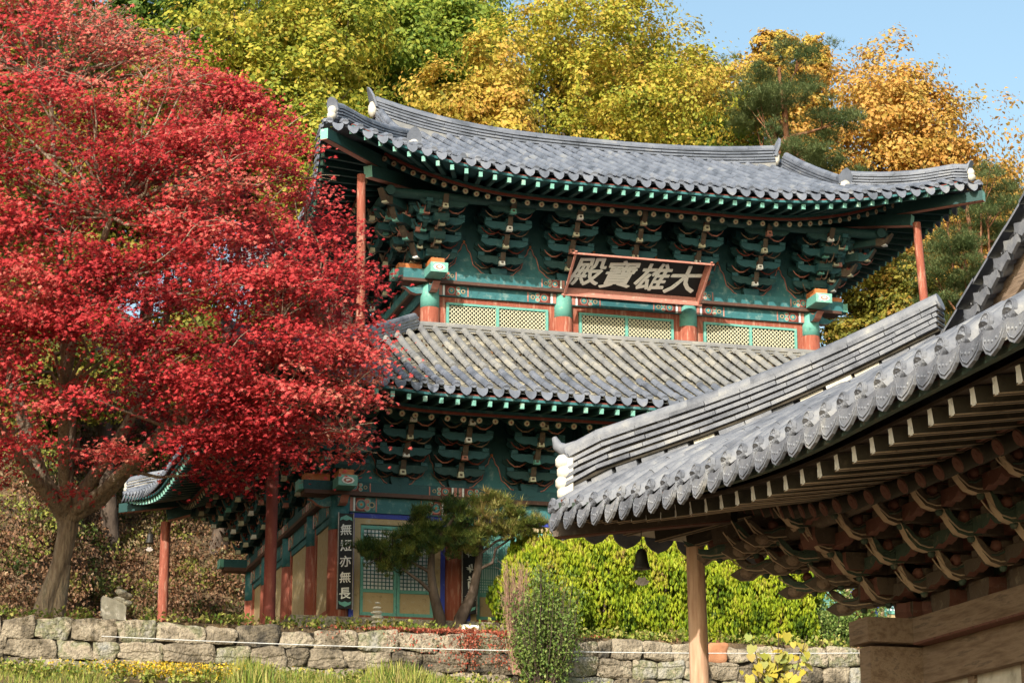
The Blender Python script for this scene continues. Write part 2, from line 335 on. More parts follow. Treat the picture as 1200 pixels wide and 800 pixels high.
def roof_tiles(rf, faces, dtop, sp=.355, tl=.34, r=.085, roll='tile', pan='tile', endmat='tile', disc=False, step=None, name='tile_field', parent=None, pend=.20, panlow=None):
    mb = MB()
    for k in faces:
        C, A, N, L = rf.face(k); n = int(round((L+2*rf.fl*.8)/sp)); n0 = -rf.fl*.8
        for i in range(n+1):
            a = n0+(L-2*n0)*i/n; c = min(a, L-a)
            ds = -rf.o(c); de = dtop(k, a, c, L)
            if de-ds < .08: continue
            m = max(1, int(round((de-ds)/tl))); jit = random.uniform(-.03, .03)
            for j in range(m):
                d0 = ds+(de-ds)*j/m; d1 = ds+(de-ds)*(j+1)/m
                up = (.055 if step and d0 > step else 0)+random.uniform(-.006, .010)
                p0 = rf.P(k, a, d0, .062+up); p1 = rf.P(k, a, d1, .062+up+.010)
                mb.cur = random.random()
                dirv = (p1-p0).normalized(); sd = A; upv = sd.cross(dirv); upv = upv if upv.z > 0 else -upv
                r0, r1 = r*1.04, r*.955; ns = 7; vs = []
                sdj = sd*random.uniform(-.011, .011)
                for p, rr in ((p0-dirv*.03, r0), (p1, r1)):
                    for q in range(ns): t = math.pi*q/(ns-1); vs.append(p+sdj+sd*math.cos(t)*rr+upv*(math.sin(t)*rr-.01))
                mt = roll if not (panlow and step and d0 < step) else panlow
                mb.add(vs, [(q, q+1, ns+q+1, ns+q) for q in range(ns-1)], mt, True)
                mb.add(vs[:ns], [tuple(range(ns))], mt)
            # end disc of the roll
            p = rf.P(k, a, ds, .085 if disc else .075)-N*(.03 if disc else .02); mb.cur = random.random()
            rd = r*(.98 if disc else .84); oo = p+Vector((0, 0, .012)); up = (Vector((0, 0, 1))+N*.15).normalized()
            poly = [(math.cos(2*math.pi*q/12)*rd, math.sin(2*math.pi*q/12)*rd) for q in range(12)]
            mb.extrude(poly, oo, A, up, N, .03, endmat)
            if disc:
                for q in range(6):
                    t = math.pi*q/3; mb.ball(tuple(oo-N*.017+A*math.cos(t)*rd*.5+up*math.sin(t)*rd*.5), rd*.13, endmat, 6, (1, .5, 1))
                mb.ball(tuple(oo-N*.017), rd*.2, endmat, 6)
                mb.tube([oo-N*.016+A*math.cos(2*math.pi*q/12)*rd*.86+up*math.sin(2*math.pi*q/12)*rd*.86 for q in range(13)], .006, endmat, 4, False)
            # pan tiles to the right of this row
            if i == n: continue
            am = a+sp/2; cm = min(am, L-am); ds2 = -rf.o(cm); de2 = min(dtop(k, am, cm, L), de+.2)
            if de2-ds2 > .05:
                w = sp/2; m = max(1, int(round((de2-ds2)/.17)))
                for j in range(m):
                    d0 = ds2+(de2-ds2)*j/m; d1 = ds2+(de2-ds2)*(j+1)/m+.03; mb.cur = random.random(); vs = []
                    for dd, h in ((d0, .03), (d1, .0)):
                        for q in range(5):
                            t = (q-2)/2; p = rf.P(k, am, dd, h-.045*(1-t*t)+.01); vs.append(p+A*t*w)
                    mb.add(vs, [(q, q+1, 5+q+1, 5+q) for q in range(4)], pan, True)
                    mb.add(vs[:5]+[v-Vector((0, 0, .022)) for v in vs[:5]], [(q+5, q+6, q+1, q) for q in range(4)], pan)
            # pendant end of the pan
            p = rf.P(k, am, ds2, .02)-N*.05; mb.cur = random.random()
            hw = sp*(.48 if disc else .35); poly = [(-hw*.98, .02), (-hw, -pend*.22), (-hw*.86, -pend*.56), (-hw*.5, -pend*.86), (0, -pend*1.04), (hw*.5, -pend*.86), (hw*.86, -pend*.56), (hw, -pend*.22), (hw*.98, .02), (hw*.5, -.0), (0, -.015), (-hw*.5, 0)]
            up = (Vector((0, 0, 1))+N*(.18 if disc else .3)).normalized()
            mb.extrude(poly, p+Vector((0, 0, 0)), A, up, N, .03, endmat)
            if disc:
                mb.tube([p-N*.02+A*x*.84+up*(z*.82-.004) for x, z in poly[1:8]], .006, endmat, 4, False)
                for q in range(5):
                    x = (q-2)*hw*.34; mb.ball(tuple(p-N*.014+A*x+up*(-pend*(.5-.07*abs(q-2)))), pend*.07, endmat, 6)
    return mb.build(name, parent)
def ridge(mb, pts, layers, w, lh, top=.09, mat='tile', joint='plaster', seg=.42, grow=0.0):
    """a stacked tile ridge along pts (bottom line)"""
    pts = [Vector(p) for p in pts]; L = [0]
    for i in range(1, len(pts)): L.append(L[-1]+(pts[i]-pts[i-1]).length)
    def at(s):
        s = min(max(s, 0), L[-1])
        for i in range(1, len(pts)):
            if s <= L[i]+1e-9: return pts[i-1].lerp(pts[i], (s-L[i-1])/(L[i]-L[i-1]))
        return pts[-1]
    T = L[-1]
    for k in range(layers):
        ww = w*(1-.05*k); s = -seg*random.random()
        hz = k*lh
        while s < T:
            a, b = max(s, 0), min(s+seg, T)
            if b-a > .02:
                mb.cur = random.random()
                p0, p1 = at(a), at(b-.008); off = random.uniform(-.006, .006)
                g0, g1 = 1+grow*a/T, 1+grow*b/T
                up0 = Vector((0, 0, hz*g0+lh*.5)); up1 = Vector((0, 0, hz*g1+lh*.5))
                wj = ww+random.uniform(-.012, .012)
                mb.bar(p0+up0+Vector((off, off, 0)), p1+up1+Vector((off, off, 0)), wj, lh*.52, mat)
            s += seg
        n = max(2, int(T/.5))
        for i in range(n):
            a, b = T*i/n, T*(i+1)/n; g0, g1 = 1+grow*a/T, 1+grow*b/T
            mb.bar(at(a)+Vector((0, 0, (hz)*g0+lh*.02)), at(b)+Vector((0, 0, (hz)*g1+lh*.02)), ww-.07, lh*.46, joint)
    # top roll
    s = 0
    while s < T-.02:
        a, b = s, min(s+seg*.9, T); mb.cur = random.random()
        g0, g1 = 1+grow*a/T, 1+grow*b/T
        mb.tube([at(a)+Vector((0, 0, layers*lh*g0)), at(b)+Vector((0, 0, layers*lh*g1+.008))], [top*1.05, top*.95], mat, 10)
        s += seg*.9


def eave_wood(rf, k, wall_d, parent, mats, ind=True, sp=.355, dm=.95, drop=.29, fs=.15, drop2=.30, rs=.40, rr=.075, fw=.10, fh=.12, inset=.06):
    """flying rafters, round rafters and boards under one eave. wall_d: distance from eave line to the wall"""
    fm, fe, rm, re_, bm, e1, e2 = mats   # fly, fly end, round, round end, board, edge strip, edge strip dark
    C, A, N, L = rf.face(k); n = int(round(L/sp)); F = []; Q = []
    zb = rf.z0-drop+fs*dm-drop2
    for i in range(n+1):
        a = .10+(L-.20)*i/n; c = min(a, L-a); right = a > L/2
        Lf = wall_d+1.2
        ci = c if c > Lf else wall_d*.97+(Lf-wall_d*.97)*(c/Lf)
        ai = L-ci if right else ci
        ds = -rf.o(c)+inset; D = wall_d+.12-ds
        def pl(t, z):
            p = C+A*(a+(ai-a)*t)+N*(ds+D*t); p.z = z; return p
        tr = (dm-ds)/D; ti = min(1, (dm-ds+.3)/D); zt = rf.z(c, 0)-drop
        dl = math.hypot(D*tr, (ai-a)*tr)
        F.append((pl(0, zt), pl(ti, zt+fs*ti*D)))
        zr = zt+fs*tr*D-drop2
        zi = zb+rs*(wall_d+.12-dm)+(zr-zb)*.35
        Q.append((pl(tr*.985, zr), pl(1, zi)))
    def emit(lst, nm, fn):
        grp = MB()
        for i, (p, q) in enumerate(lst):
            if ind:
                mb = MB(); fn(mb, p, q); mb.build(nm, parent)
            else: fn(grp, p, q)
        if not ind: tag(grp.build(nm+'_row', parent), kind='stuff')
    def ff(mb, p, q):
        mb.bar(q, p, fw*1.15, fh*1.2, fm, fe, fw*.85, fh)
        if fe == 'white':      # only a small pale painted corner on the tip
            d = (q-p).normalized(); sd_ = d.cross(Vector((0, 0, 1))).normalized()
            for s_ in (-1, 1):
                mb.tube([p+sd_*s_*fw*.46-Vector((0, 0, fh*.5)), q+sd_*s_*fw*.5-Vector((0, 0, fh*.55))], .006, 'fg_pale', 4, False)
            mb.extrude([(-fw*.36, -fh*.42), (fw*.02, -fh*.42), (-fw*.36, fh*.12)], p-d*.004, sd_, (0, 0, 1), d, .006, 'white')
        elif fe != fm:
            d = (q-p).normalized()     # light painted band at the tip
            mb.bar(p+d*.035, p-d*.004, fw*.9+.004, fh*.98, fe, fe, fw*.84, fh*.94)
    def fr(mb, p, q):
        d = (q-p).normalized(); mb.tube([q, p], [rr*1.05, rr], rm, 10)
        mb.tube([p-d*.001, p-d*.014], [rr*.86, rr*.80], re_, 10)
        mb.tube([p-d*.013, p-d*.019], [rr*.3, rr*.25], e2, 8)
    emit(F, 'flying_rafter', ff); emit(Q, 'round_rafter', fr)
    mb = MB()
    for i in range(len(F)-1):
        for (p, q), (p2, q2), h in ((F[i], F[i+1], fh*.62), (Q[i], Q[i+1], rr*1.05)):
            u = Vector((0, 0, h)); v = Vector((0, 0, h+.03))
            mb.add([p+u, p2+u, q2+u, q+u, p+v, p2+v, q2+v, q+v], [(0, 1, 2, 3), (4, 7, 6, 5), (0, 4, 5, 1)], bm)
    for i in range(len(F)-1):
        p, p2 = F[i][0], F[i+1][0]; o_ = N*(.04-inset)
        mb.bar(p+o_+Vector((0, 0, fh*.62+.04)), p2+o_+Vector((0, 0, fh*.62+.04)), .06, .055, e1)
        mb.bar(p+o_+N*.03+Vector((0, 0, fh*.62+.08)), p2+o_+N*.03+Vector((0, 0, fh*.62+.08)), .06, .05, e2)
        p, p2 = Q[i][0], Q[i+1][0]
        mb.bar(p+Vector((0, 0, rr+.045)), p2+Vector((0, 0, rr+.045)), .07, .06, e2)
        mb.bar(p+N*.03+Vector((0, 0, rr+.115)), p2+N*.03+Vector((0, 0, rr+.115)), .05, .085, e1)
    mb.build('eave_boarding', parent)
    return F, Q

def hip_rafter(rf, k, wall_d, parent, mats, drop=.27, w=.2, name='hip_rafter', t0=None, t1=.75, h=.30):
    """the two-tier corner beam on the diagonal"""
    bm, endm, und = mats
    c0 = rf.corner(k, -rf.fl-.02 if t0 is None else t0-rf.fl); c1 = rf.corner(k, t1); c2 = rf.corner(k, wall_d+.3)
    mb = MB(); zt = c0.z-drop+.02
    a = Vector((c0.x, c0.y, zt)); b = Vector((c1.x, c1.y, zt-.08)); c = Vector((c2.x, c2.y, zt+.12))
    mid = rf.corner(k, 1.2); m2 = Vector((mid.x, mid.y, zt+.02))
    mb.bar(m2, a, w*1.05, h, bm, endm, w, h*.8)
    mb.bar(m2-Vector((0, 0, h*.54)), a-Vector((0, 0, h*.42)), w*.7, .012, und)
    b2 = b-Vector((0, 0, h*.87)); mb.bar(Vector((c.x, c.y, b2.z+.45)), b2, w*1.2, h*1.13, bm, endm, w*1.1, h*.9)
    mb.bar(Vector((c.x, c.y, b2.z+.45-h*.6)), b2-Vector((0, 0, h*.48)), w*.8, .012, und)
    return mb.build(name, parent), a, b2
def hip_ridge(rf, k, t0, t1, parent, layers, w, lh, mat, joint='plaster', lift=.0, n=10, name='hip_ridge', top=.09, endup=True, dz=.05, endball=True, grow=0.0):
    pts = [rf.corner(k, t0+(t1-t0)*i/n, dz) for i in range(n+1)]
    if endup:
        for i in range(3): pts[i].z += lift*(1-i/3)**2
    mb = MB(); ridge(mb, pts, layers, w, lh, top, mat, joint, grow=grow)
    o = mb.build(name, parent)
    e = MB(); d = (pts[0]-pts[1]); d.z = 0; d.normalize(); h = layers*lh; p = pts[0]
    if endball:   # white plaster stop with an upright tile behind it
        e.ball(tuple(p+d*.03+Vector((0, 0, h*.55))), w*.40, 'plaster', 10, (1, 1, 1.15))
        e.ball(tuple(p+d*.05+Vector((0, 0, h*.15))), w*.40, 'plaster', 10, (1, 1, .9))
        sd = d.cross(Vector((0, 0, 1)))
        poly = [(math.cos(math.pi*q/8)*w*.5, math.sin(math.pi*q/8)*w*.62) for q in range(9)]
        e.extrude([(-w*.5, -.14)]+poly[::-1]+[(w*.5, -.14)], p+Vector((0, 0, h+.02))+d*.02, sd, (Vector((0, 0, 1))+d*.35).normalized(), d, .05, mat)
        e.build('ridge_end_plaster', o)
    return o, pts

def tongue_poly(l, h, up=1.0):
    return [(0, -h*.5), (l*.35, -h*.62), (l*.6, -h*.42), (l*.8, h*.15*up), (l, h*1.0*up), (l*.76, h*.62*up), (l*.6, h*.22*up), (l*.42, h*.18), (l*.2, h*.5), (0, h*.5)]
def arm_poly(l, h):
    return [(-l/2, h*.5), (-l/2, h*.1), (-l*.42, -h*.25), (-l*.3, -h*.42), (-l*.2, -h*.3), (-l*.12, -h*.5), (l*.12, -h*.5), (l*.2, -h*.3), (l*.3, -h*.42), (l*.42, -h*.25), (l/2, h*.1), (l/2, h*.5)]
def bracket(parent, base, out, along, tiers, step, dz, st, width=.13, arm=1.15, tl=.30, corner=False, detail=True):
    """one bracket set: stepped arms along and across the wall; the tongues are its sub-parts"""
    out = Vector(out).normalized(); along = Vector(along).normalized(); U = Vector((0, 0, 1)); base = Vector(base); mb = MB()
    mb.extrude([(-.17, 0), (-.2, .08), (-.2, .17), (.2, .17), (.2, .08), (.17, 0)], base, along, U, out, .36, st['block'], st['edge'])
    T = []
    for k in range(tiers):
        z = .17+dz*k+(random.uniform(-.012, .012) if not st.get('rim') else 0); tl_k = tl*random.uniform(.88, 1.1)
        pr = step*(k+1)
        mb.bar(base+U*(z+dz*.42)-out*.2, base+U*(z+dz*.42)+out*(pr-.02), width, dz*.62, st['arm2'])
        t = MB(); o_ = base+U*(z+dz*.38)+out*(pr-.04)
        up = st['up'][k % len(st['up'])]
        t.extrude(tongue_poly(tl_k, dz*.62, up*random.uniform(.85, 1.15)), o_, out, U, along, width*.92, st['tongue'][k % len(st['tongue'])], st['tedge'])
        if st.get('face'):
            fc = st['face'][random.randrange(len(st['face']))]; Rz = Matrix.Rotation(math.atan2(out.y, out.x), 3, 'Z')
            t.box(tuple(o_+out*(tl*.50)+U*(-dz*.16)), (.13, .14, dz*.44), fc, Rz, .8)
            t.box(tuple(o_+out*(tl*.50+.055)+U*(-dz*.20)), (.02, .06, dz*.14), 'fg_paint', Rz)
            t.ball(tuple(o_+out*(tl*.40)+U*(dz*.18)), .055, st['bud'], 6); t.ball(tuple(o_+out*(tl*.62)+U*(dz*.10)), .03, 'white', 6)
        elif detail:
            t.ball(tuple(o_+out*(tl*.36)+U*(dz*.40)), dz*.24, st['bud'], 8, (1.1, 1.1, 1))
            t.ball(tuple(o_+out*(tl*.22)+U*(-dz*.42)), dz*.17, st['bud2'], 8)
            if corner:
                t.ball(tuple(o_+out*(tl*.62)+U*(-dz*.25)), .075, 'wood', 10, (1.1, 1.1, .9)); t.extrude([(-.15, 0), (-.05, -.07), (.08, -.07), (.19, 0), (.08, .06), (-.05, .06)], o_+out*(tl*.62)+U*(-dz*.28), out, U, along, .05, 'fg_paint', st['tedge'])
            for sgn in (-1, 1):      # pale painted line on each cheek of the tongue
                ln = [o_+along*sgn*(width*.47)+out*(tl*x)+U*(dz*.62*y) for x, y in ((0, -.28), (.35, -.36), (.58, -.2), (.78, .25), (.93, .75))]
                t.tube(ln, .008, st['line'], 4, False)
                ln = [o_+along*sgn*(width*.47)+out*(tl*x)+U*(dz*.62*y) for x, y in ((0, .3), (.2, .3), (.4, .02), (.58, .02))]
                t.tube(ln, .010, st['bud2'], 4, False)
        T.append(t)
        for j in range(k+2 if not corner else 1):
            p = step*j
            if p > step*tiers+.01: continue
            l = arm*(1.0 if (k-j) % 2 else .68)
            if k-j > 1 and j > 0: l = arm
            c = base+out*p+U*(z+dz*.42)
            mb.extrude(arm_poly(l, dz*.6), c, along, U, out, .095, st['arm'][(j+k) % len(st['arm'])], st['edge'])
            if st.get('rim') and j == k and k % 2 == 0:
                mb.tube([c+along*x+U*(y-.006)+out*.05 for x, y in arm_poly(l, dz*.6)[1:-1]], .011, st['rim'], 4, False)
            if st.get('rim') and j == k:
                for sg in (-1, 1):
                    cv = [c+along*sg*x+U*y+out*.07 for x, y in ((.07, .03), (.17, -.05), (.28, -.12), (.40, -.13), (.52, -.05), (.58, .03))]
                    mb.tube(cv, [.010, .018, .022, .020, .014, .006], random.choice(('pink', 'tedge_', 'red_dk')) if False else ('wood', 'pink', 'red_dk')[(k+int(sg > 0)) % 3], 5)
            for sx in (-1, 0, 1):
                mb.box(tuple(c+along*sx*(l*.43)+U*(dz*.40)), (.15, .15, dz*.26), st['block'], None, 1.0)
    o = mb.build('bracket_set', parent)
    for t in T: t.build('bracket_tongue', o)
    return o

# ================================================================== the two-storey temple hall
hall = empty('temple_hall', (7.45, 5.46, -.42), 'two storey wooden temple hall with curved grey tiled roofs and teal painted eaves', 'temple')
XU = [2.61, 5.90, 9.08, 12.30]; XL = [0, 2.61, 5.90, 9.08, 12.30, 14.90]
YL = [0, 2.55, 5.58, 8.5, 10.92]; YU = [2.55, 5.46, 8.37]
ZT = -.42
upper = Roof(-.10, 15.0, -.15, 11.07, 10.50, lambda d: .455*d+.004*d*d, .72, 5.2, .52)
lower = Roof(-2.75, 17.65, -2.75, 13.67, 4.62, lambda d: .44*d+.014*d*d, .62, 5.0, .40)
HTEAL = ('green_dk', 'mint', 'green_dk', 'rafter_end', 'teal_deep', 'teal', 'red_dk')
# stone plinth
mb = MB(); mb.b2(-1.2, 16.1, -1.1, 12.0, ZT-.6, -.06, 'stone'); mb.build('plinth', hall)
# lower storey columns
for x in XL:
    for y in ((0, 10.92)):
        mb = MB(); mb.tube([(x, y, -.06), (x, y, .0), (x, y, 2.2)], [.30, .30, .30], 'stone', 14) if False else None
        mb.lathe((x, y, -.10), [(.34, 0), (.33, .10), (.27, .16)], 'stone', 14)
        mb.lathe((x, y, 0), [(.235, .06), (.24, 1.0), (.225, 1.95)], 'red', 16); mb.lathe((x, y, 0), [(.229, 1.95), (.222, 2.70)], 'teal', 16)
        mb.build('column', hall)
for y in YL[1:-1]:
    for x in (0, 14.9):
        mb = MB(); mb.lathe((x, y, -.10), [(.34, 0), (.33, .10), (.27, .16)], 'stone', 14)
        mb.lathe((x, y, 0), [(.235, .06), (.24, 1.0), (.225, 2.0)], 'red', 16); mb.lathe((x, y, 0), [(.229, 2.0), (.222, 2.70)], 'teal', 16)
        mb.build('column', hall)
# lower lintel, rail and plate beam all round
def ring(x0, x1, y0, y1, z0, z1, t, mat, name, ext=0, out=0):
    mb = MB()
    mb.b2(x0-out-ext, x1+out+ext, y0-out, y0-out+t, z0, z1, mat); mb.b2(x0-out-ext, x1+out+ext, y1+out-t, y1+out, z0, z1, mat)
    mb.b2(x0-out, x0-out+t, y0-out+t+.002, y1+out-t-.002, z0+.002, z1-.002, mat); mb.b2(x1+out-t, x1+out, y0-out+t+.002, y1+out-t-.002, z0+.002, z1-.002, mat)
    return mb.build(name, hall)
def ornament(mb, x, y, z, w, h, nrm=(0, -1, 0), along=(1, 0, 0), flip=1):
    """painted end pattern of a beam: lotus scroll with coloured outlines, a few mm proud"""
    A = Vector(along); Nn = Vector(nrm); U = Vector((0, 0, 1)); o = Vector((x, y, z))
    def rect(a0, a1, b0, b1, t, mat):
        c = o+A*flip*(a0+a1)/2*1+U*(b0+b1)/2
        mb.extrude([(-abs(a1-a0)/2, -(b1-b0)/2), (abs(a1-a0)/2, -(b1-b0)/2), (abs(a1-a0)/2, (b1-b0)/2), (-abs(a1-a0)/2, (b1-b0)/2)], c, A, U, Nn, t, mat)
    rect(0, w*.10, -h/2, h/2, .010, 'pink'); rect(w*.12, w*.18, -h/2, h/2, .012, 'white')
    rect(w*.20, w*.62, -h/2, h/2, .008, 'red_dk')
    for (a, b, r, mt, t) in ((.40, 0, .42, 'pink', .014), (.40, 0, .33, 'teal', .018), (.40, 0, .2, 'mint_dim', .022), (.40, 0, .1, 'orange', .026), (.62, .25, .24, 'mint', .012), (.62, -.25, .24, 'mint', .013), (.62, .25, .16, 'pink', .016), (.62, -.25, .16, 'pink', .017), (.78, 0, .22, 'ochre', .012), (.78, 0, .14, 'teal_deep', .016)):
        c = o+A*flip*(a*w)+U*(b*h); rr = r*h
        mb.extrude([(math.cos(2*math.pi*q/14)*rr, math.sin(2*math.pi*q/14)*rr) for q in range(14)], c, A, U, Nn, t, mt)
    rect(w*.92, w*.96, -h/2, h/2, .010, 'pink')
ring(0, 14.9, 0, 10.92, 2.36, 2.70, .22, 'teal', 'lintel_beam', .0, .11)
ring(0, 14.9, 0, 10.92, 2.702, 2.785, .50, 'rail', 'beam_rail', .55, .26)
ring(0, 14.9, 0, 10.92, 2.787, 3.00, .42, 'teal_deep', 'plate_beam', .62, .21)
def orn(*a, **k): mb = MB(); ornament(mb, *a, **k); mb.build('beam_painting', hall)
for i in range(5):
    x0, x1 = XL[i], XL[i+1]
    for x, f_ in ((x0+.22, 1), (x1-.22, -1)): orn(x, -.115, 2.53, .62, .30, flip=f_)
    for x, f_ in ((x0+.02, 1), (x1-.02, -1)): orn(x, -.214, 2.893, .66, .19, flip=f_)
for i in range(4):
    for y, f_ in ((YL[i]+.22, 1), (YL[i+1]-.22, -1)):
        orn(-.115, y, 2.53, .6, .30, (-1, 0, 0), (0, 1, 0), f_); orn(-.214, y-.2*f_, 2.893, .6, .19, (-1, 0, 0), (0, 1, 0), f_)
# plate beam ends crossing at the near corners, painted mint
def beam_end(x, y, z, sx=-1, nm='beam_end'):
    mb = MB(); s_ = sx
    mb.b2(x+s_*.22, x+s_*.92, y-.19, y+.19, z, z+.20, 'mint_dim'); mb.b2(x+s_*.92, x+s_*.935, y-.20, y+.20, z-.01, z+.21, 'mint')
    mb.b2(x-.20, x+.20, y-.90, y-.26, z-.002, z+.21, 'mint_dim'); mb.b2(x-.21, x+.21, y-.915, y-.90, z-.012, z+.22, 'mint')
    for r_, m_, t_ in ((.08, 'white', .01), (.055, 'pink', .016), (.03, 'white', .022)):
        mb.extrude([(math.cos(math.pi*q/4)*r_*1.8, math.sin(math.pi*q/4)*r_) for q in range(8)], (x, y-.915-t_/2, z+.10), (1, 0, 0), (0, 0, 1), (0, 1, 0), t_, m_)
    mb.b2(x+s_*.24, x+s_*.80, y-.16, y+.16, z+.205, z+.36, 'orange'); mb.b2(x-.16, x+.16, y-.75, y-.2, z+.207, z+.37, 'orange')
    # carved nose below
    mb.extrude(tongue_poly(.55, .2, .2), (x, y-.15, z-.22), (0, -1, 0), (0, 0, 1), (1, 0, 0), .18, 'teal', 'pink')
    mb.extrude(tongue_poly(.55, .2, .2), (x+s_*.15, y, z-.22), (s_, 0, 0), (0, 0, 1), (0, 1, 0), .18, 'teal', 'pink')
    mb.build(nm, hall)
beam_end(0, 0, 2.79); beam_end(14.9, 0, 2.79, 1)
mb = MB(); mb.b2(-.92, -.22, 10.73, 11.11, 2.79, 3.0, 'mint_dim'); mb.b2(-.935, -.92, 10.72, 11.12, 2.78, 3.01, 'mint'); mb.build('beam_end', hall)

# lower front doors: bays 0..4
def sq_lattice(mb, x0, x1, y, z0, z1, sp, bw, mat, axis='x'):
    n = max(1, int(round((x1-x0)/sp))); m = max(1, int(round((z1-z0)/sp)))
    for i in range(n+1):
        x = x0+(x1-x0)*i/n
        mb.b2(x-bw/2, x+bw/2, y-.012, y+.012, z0, z1, mat)
    for j in range(m+1):
        z = z0+(z1-z0)*j/m; mb.b2(x0, x1, y-.015, y+.009, z-bw/2, z+bw/2, mat)
def door_leaf(x0, x1, parent, pat):
    z0, z1 = .14, 2.10; y = .02
    mb = MB(); fw = .065
    mb.b2(x0, x0+fw, y-.035, y+.035, z0, z1, 'mint_dim'); mb.b2(x1-fw, x1, y-.035, y+.035, z0, z1, 'mint_dim')
    for za, zb in ((z0, z0+.07), (z1-.08, z1), (.64, .71)): mb.b2(x0+fw, x1-fw, y-.034, y+.034, za, zb, 'mint_dim')
    d = mb.build('door', parent)
    mb = MB(); mb.b2(x0+fw, x1-fw, y-.012, y+.012, z0+.07, .64, 'ochre')
    mb.b2(x0+fw+.04, x1-fw-.04, y-.018, y-.012, z0+.11, .60, 'ochre'); mb.build('door_panel', d)
    mb = MB(); mb.b2(x0+fw, x1-fw, y+.015, y+.022, .71, z1-.08, 'paper' if pat == 0 else 'paper_teal'); mb.build('door_paper', d)
    mb = MB(); a, b = x0+fw, x1-fw
    if pat == 0: sq_lattice(mb, a, b, y, .71, z1-.08, .082, .018, 'teal')
    else:
        n = 9
        for i in range(n+1): x = a+(b-a)*i/n; mb.b2(x-.009, x+.009, y-.012, y+.012, .71, z1-.08, 'mint_dim')
        for zz0, zz1 in ((.73, 1.02), (1.28, 1.60), (1.80, 2.0)):
            for j in range(6): z = zz0+(zz1-zz0)*j/5; mb.b2(a, b, y-.015, y+.009, z-.009, z+.009, 'mint_dim')
    mb.build('door_lattice', d)
for i in range(5):
    x0, x1 = XL[i]+.24, XL[i+1]-.24
    fr = MB()
    fr.b2(x0, x0+.10, -.06, .10, .0, 2.36, 'blue'); fr.b2(x1-.10, x1, -.06, .10, 0, 2.36, 'blue'); fr.b2(x0+.10, x1-.10, -.06, .10, 2.25, 2.358, 'blue')
    fr.b2(x0+.10, x0+.24, -.04, .08, .0, 2.25, 'ochre' if i else 'ochre'); fr.b2(x1-.24, x1-.10, -.04, .08, 0, 2.25, 'ochre'); fr.b2(x0+.24, x1-.24, -.04, .08, 2.12, 2.248, 'ochre')
    fr.b2(x0+.24, x1-.24, -.07, .10, .0, .13, 'red'); f = fr.build('door_frame', hall)
    n = 2 if i in (0, 4) else 4
    a, b = x0+.25, x1-.25
    for k in range(n): door_leaf(a+(b-a)*k/n+.004, a+(b-a)*(k+1)/n-.004, hall, 0 if i in (0, 4) else 1)
# inner dark lining so the hall is closed behind its doors
mb = MB(); mb.b2(.3, 14.6, .35, .45, 0, 2.4, 'dark'); mb.build('inner_partition', hall)
# left side wall panels (ochre) with red frames
for i in range(4):
    y0, y1 = YL[i]+.23, YL[i+1]-.23
    for xx in (0, 14.9):
        mb = MB()
        mb.b2(xx-.03, xx+.03, y0+.14, y1-.14, .34, 2.22, 'ochre'); mb.build('wall_panel', hall)
        mb = MB(); mb.b2(xx-.07, xx+.07, y0, y0+.14, 0, 2.36, 'red'); mb.b2(xx-.07, xx+.07, y1-.14, y1, 0, 2.36, 'red')
        mb.b2(xx-.068, xx+.068, y0+.14, y1-.14, .0, .34, 'red'); mb.b2(xx-.068, xx+.068, y0+.14, y1-.14, 2.22, 2.358, 'teal'); mb.build('wall_frame', hall)
for i in range(5):
    x0, x1 = XL[i]+.23, XL[i+1]-.23
    mb = MB(); mb.b2(x0, x1, 10.88, 10.96, 0, 2.36, 'ochre'); mb.build('rear_wall_panel', hall)
# bracket zone wall panels with motif
def motif(mb, c, A, Nn, w, h):
    """bell-shaped outline painted between two bracket sets"""
    pts = [(-.5, .0), (-.42, .03), (-.32, .14), (-.22, .22), (-.19, .36), (-.15, .52), (-.08, .60), (-.05, .72), (0, .78)]
    pts = pts+[(-a, b) for a, b in pts[::-1][1:]]
    c = Vector(c); A = Vector(A); Nn = Vector(Nn); U = Vector((0, 0, 1))
    P = [c+A*a*w+U*b*h+Nn*.01 for a, b in pts]
    mb.tube(P, .014, 'pink', 5, False)
    mb.extrude([(a*w*.94, b*h*.93) for a, b in pts], c+Nn*.004, A, U, Nn, .006, 'teal')
    mb.ball(tuple(c+U*h*.80+Nn*.02), .035, 'orange', 6)
def zone(x0, x1, y0, y1, z0, z1, nbx, nby):
    mb = MB(); t = .06
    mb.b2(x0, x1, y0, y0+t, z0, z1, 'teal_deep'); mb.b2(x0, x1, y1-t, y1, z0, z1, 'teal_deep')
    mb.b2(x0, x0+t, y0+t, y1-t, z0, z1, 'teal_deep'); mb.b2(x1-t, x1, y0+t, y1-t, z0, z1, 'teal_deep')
    for a, b in zip(nbx[:-1], nbx[1:]): motif(mb, ((a+b)/2, y0-.002, z0+.05), (1, 0, 0), (0, -1, 0), (b-a)*.62, .95)
    for a, b in zip(nby[:-1], nby[1:]): motif(mb, (x0-.002, (a+b)/2, z0+.05), (0, 1, 0), (-1, 0, 0), (b-a)*.62, .95)
    mb.build('bracket_zone_wall', hall)
def mids(L): return sorted(L+[(a+b)/2 for a, b in zip(L[:-1], L[1:])])
bxl, byl, bxu, byu = mids(XL), mids(YL), mids(XU), mids(YU)
zone(0, 14.9, 0, 10.92, 3.0, 4.95, bxl, byl)
zone(2.61, 12.3, 2.55, 8.37, 8.72, 11.6, bxu, byu)
HST = dict(block='teal_deep', edge='green_dk', arm2='green_dk', arm=['teal_deep', 'green_dk', 'teal_deep'], rim='pink', up=[.9], tongue=['teal_deep', 'fg_paint'], tedge='fg_paint', face=['cream', 'white', 'cream', 'mint_dim', 'pink'], bud='red_dk', line='cream', bud2='white')
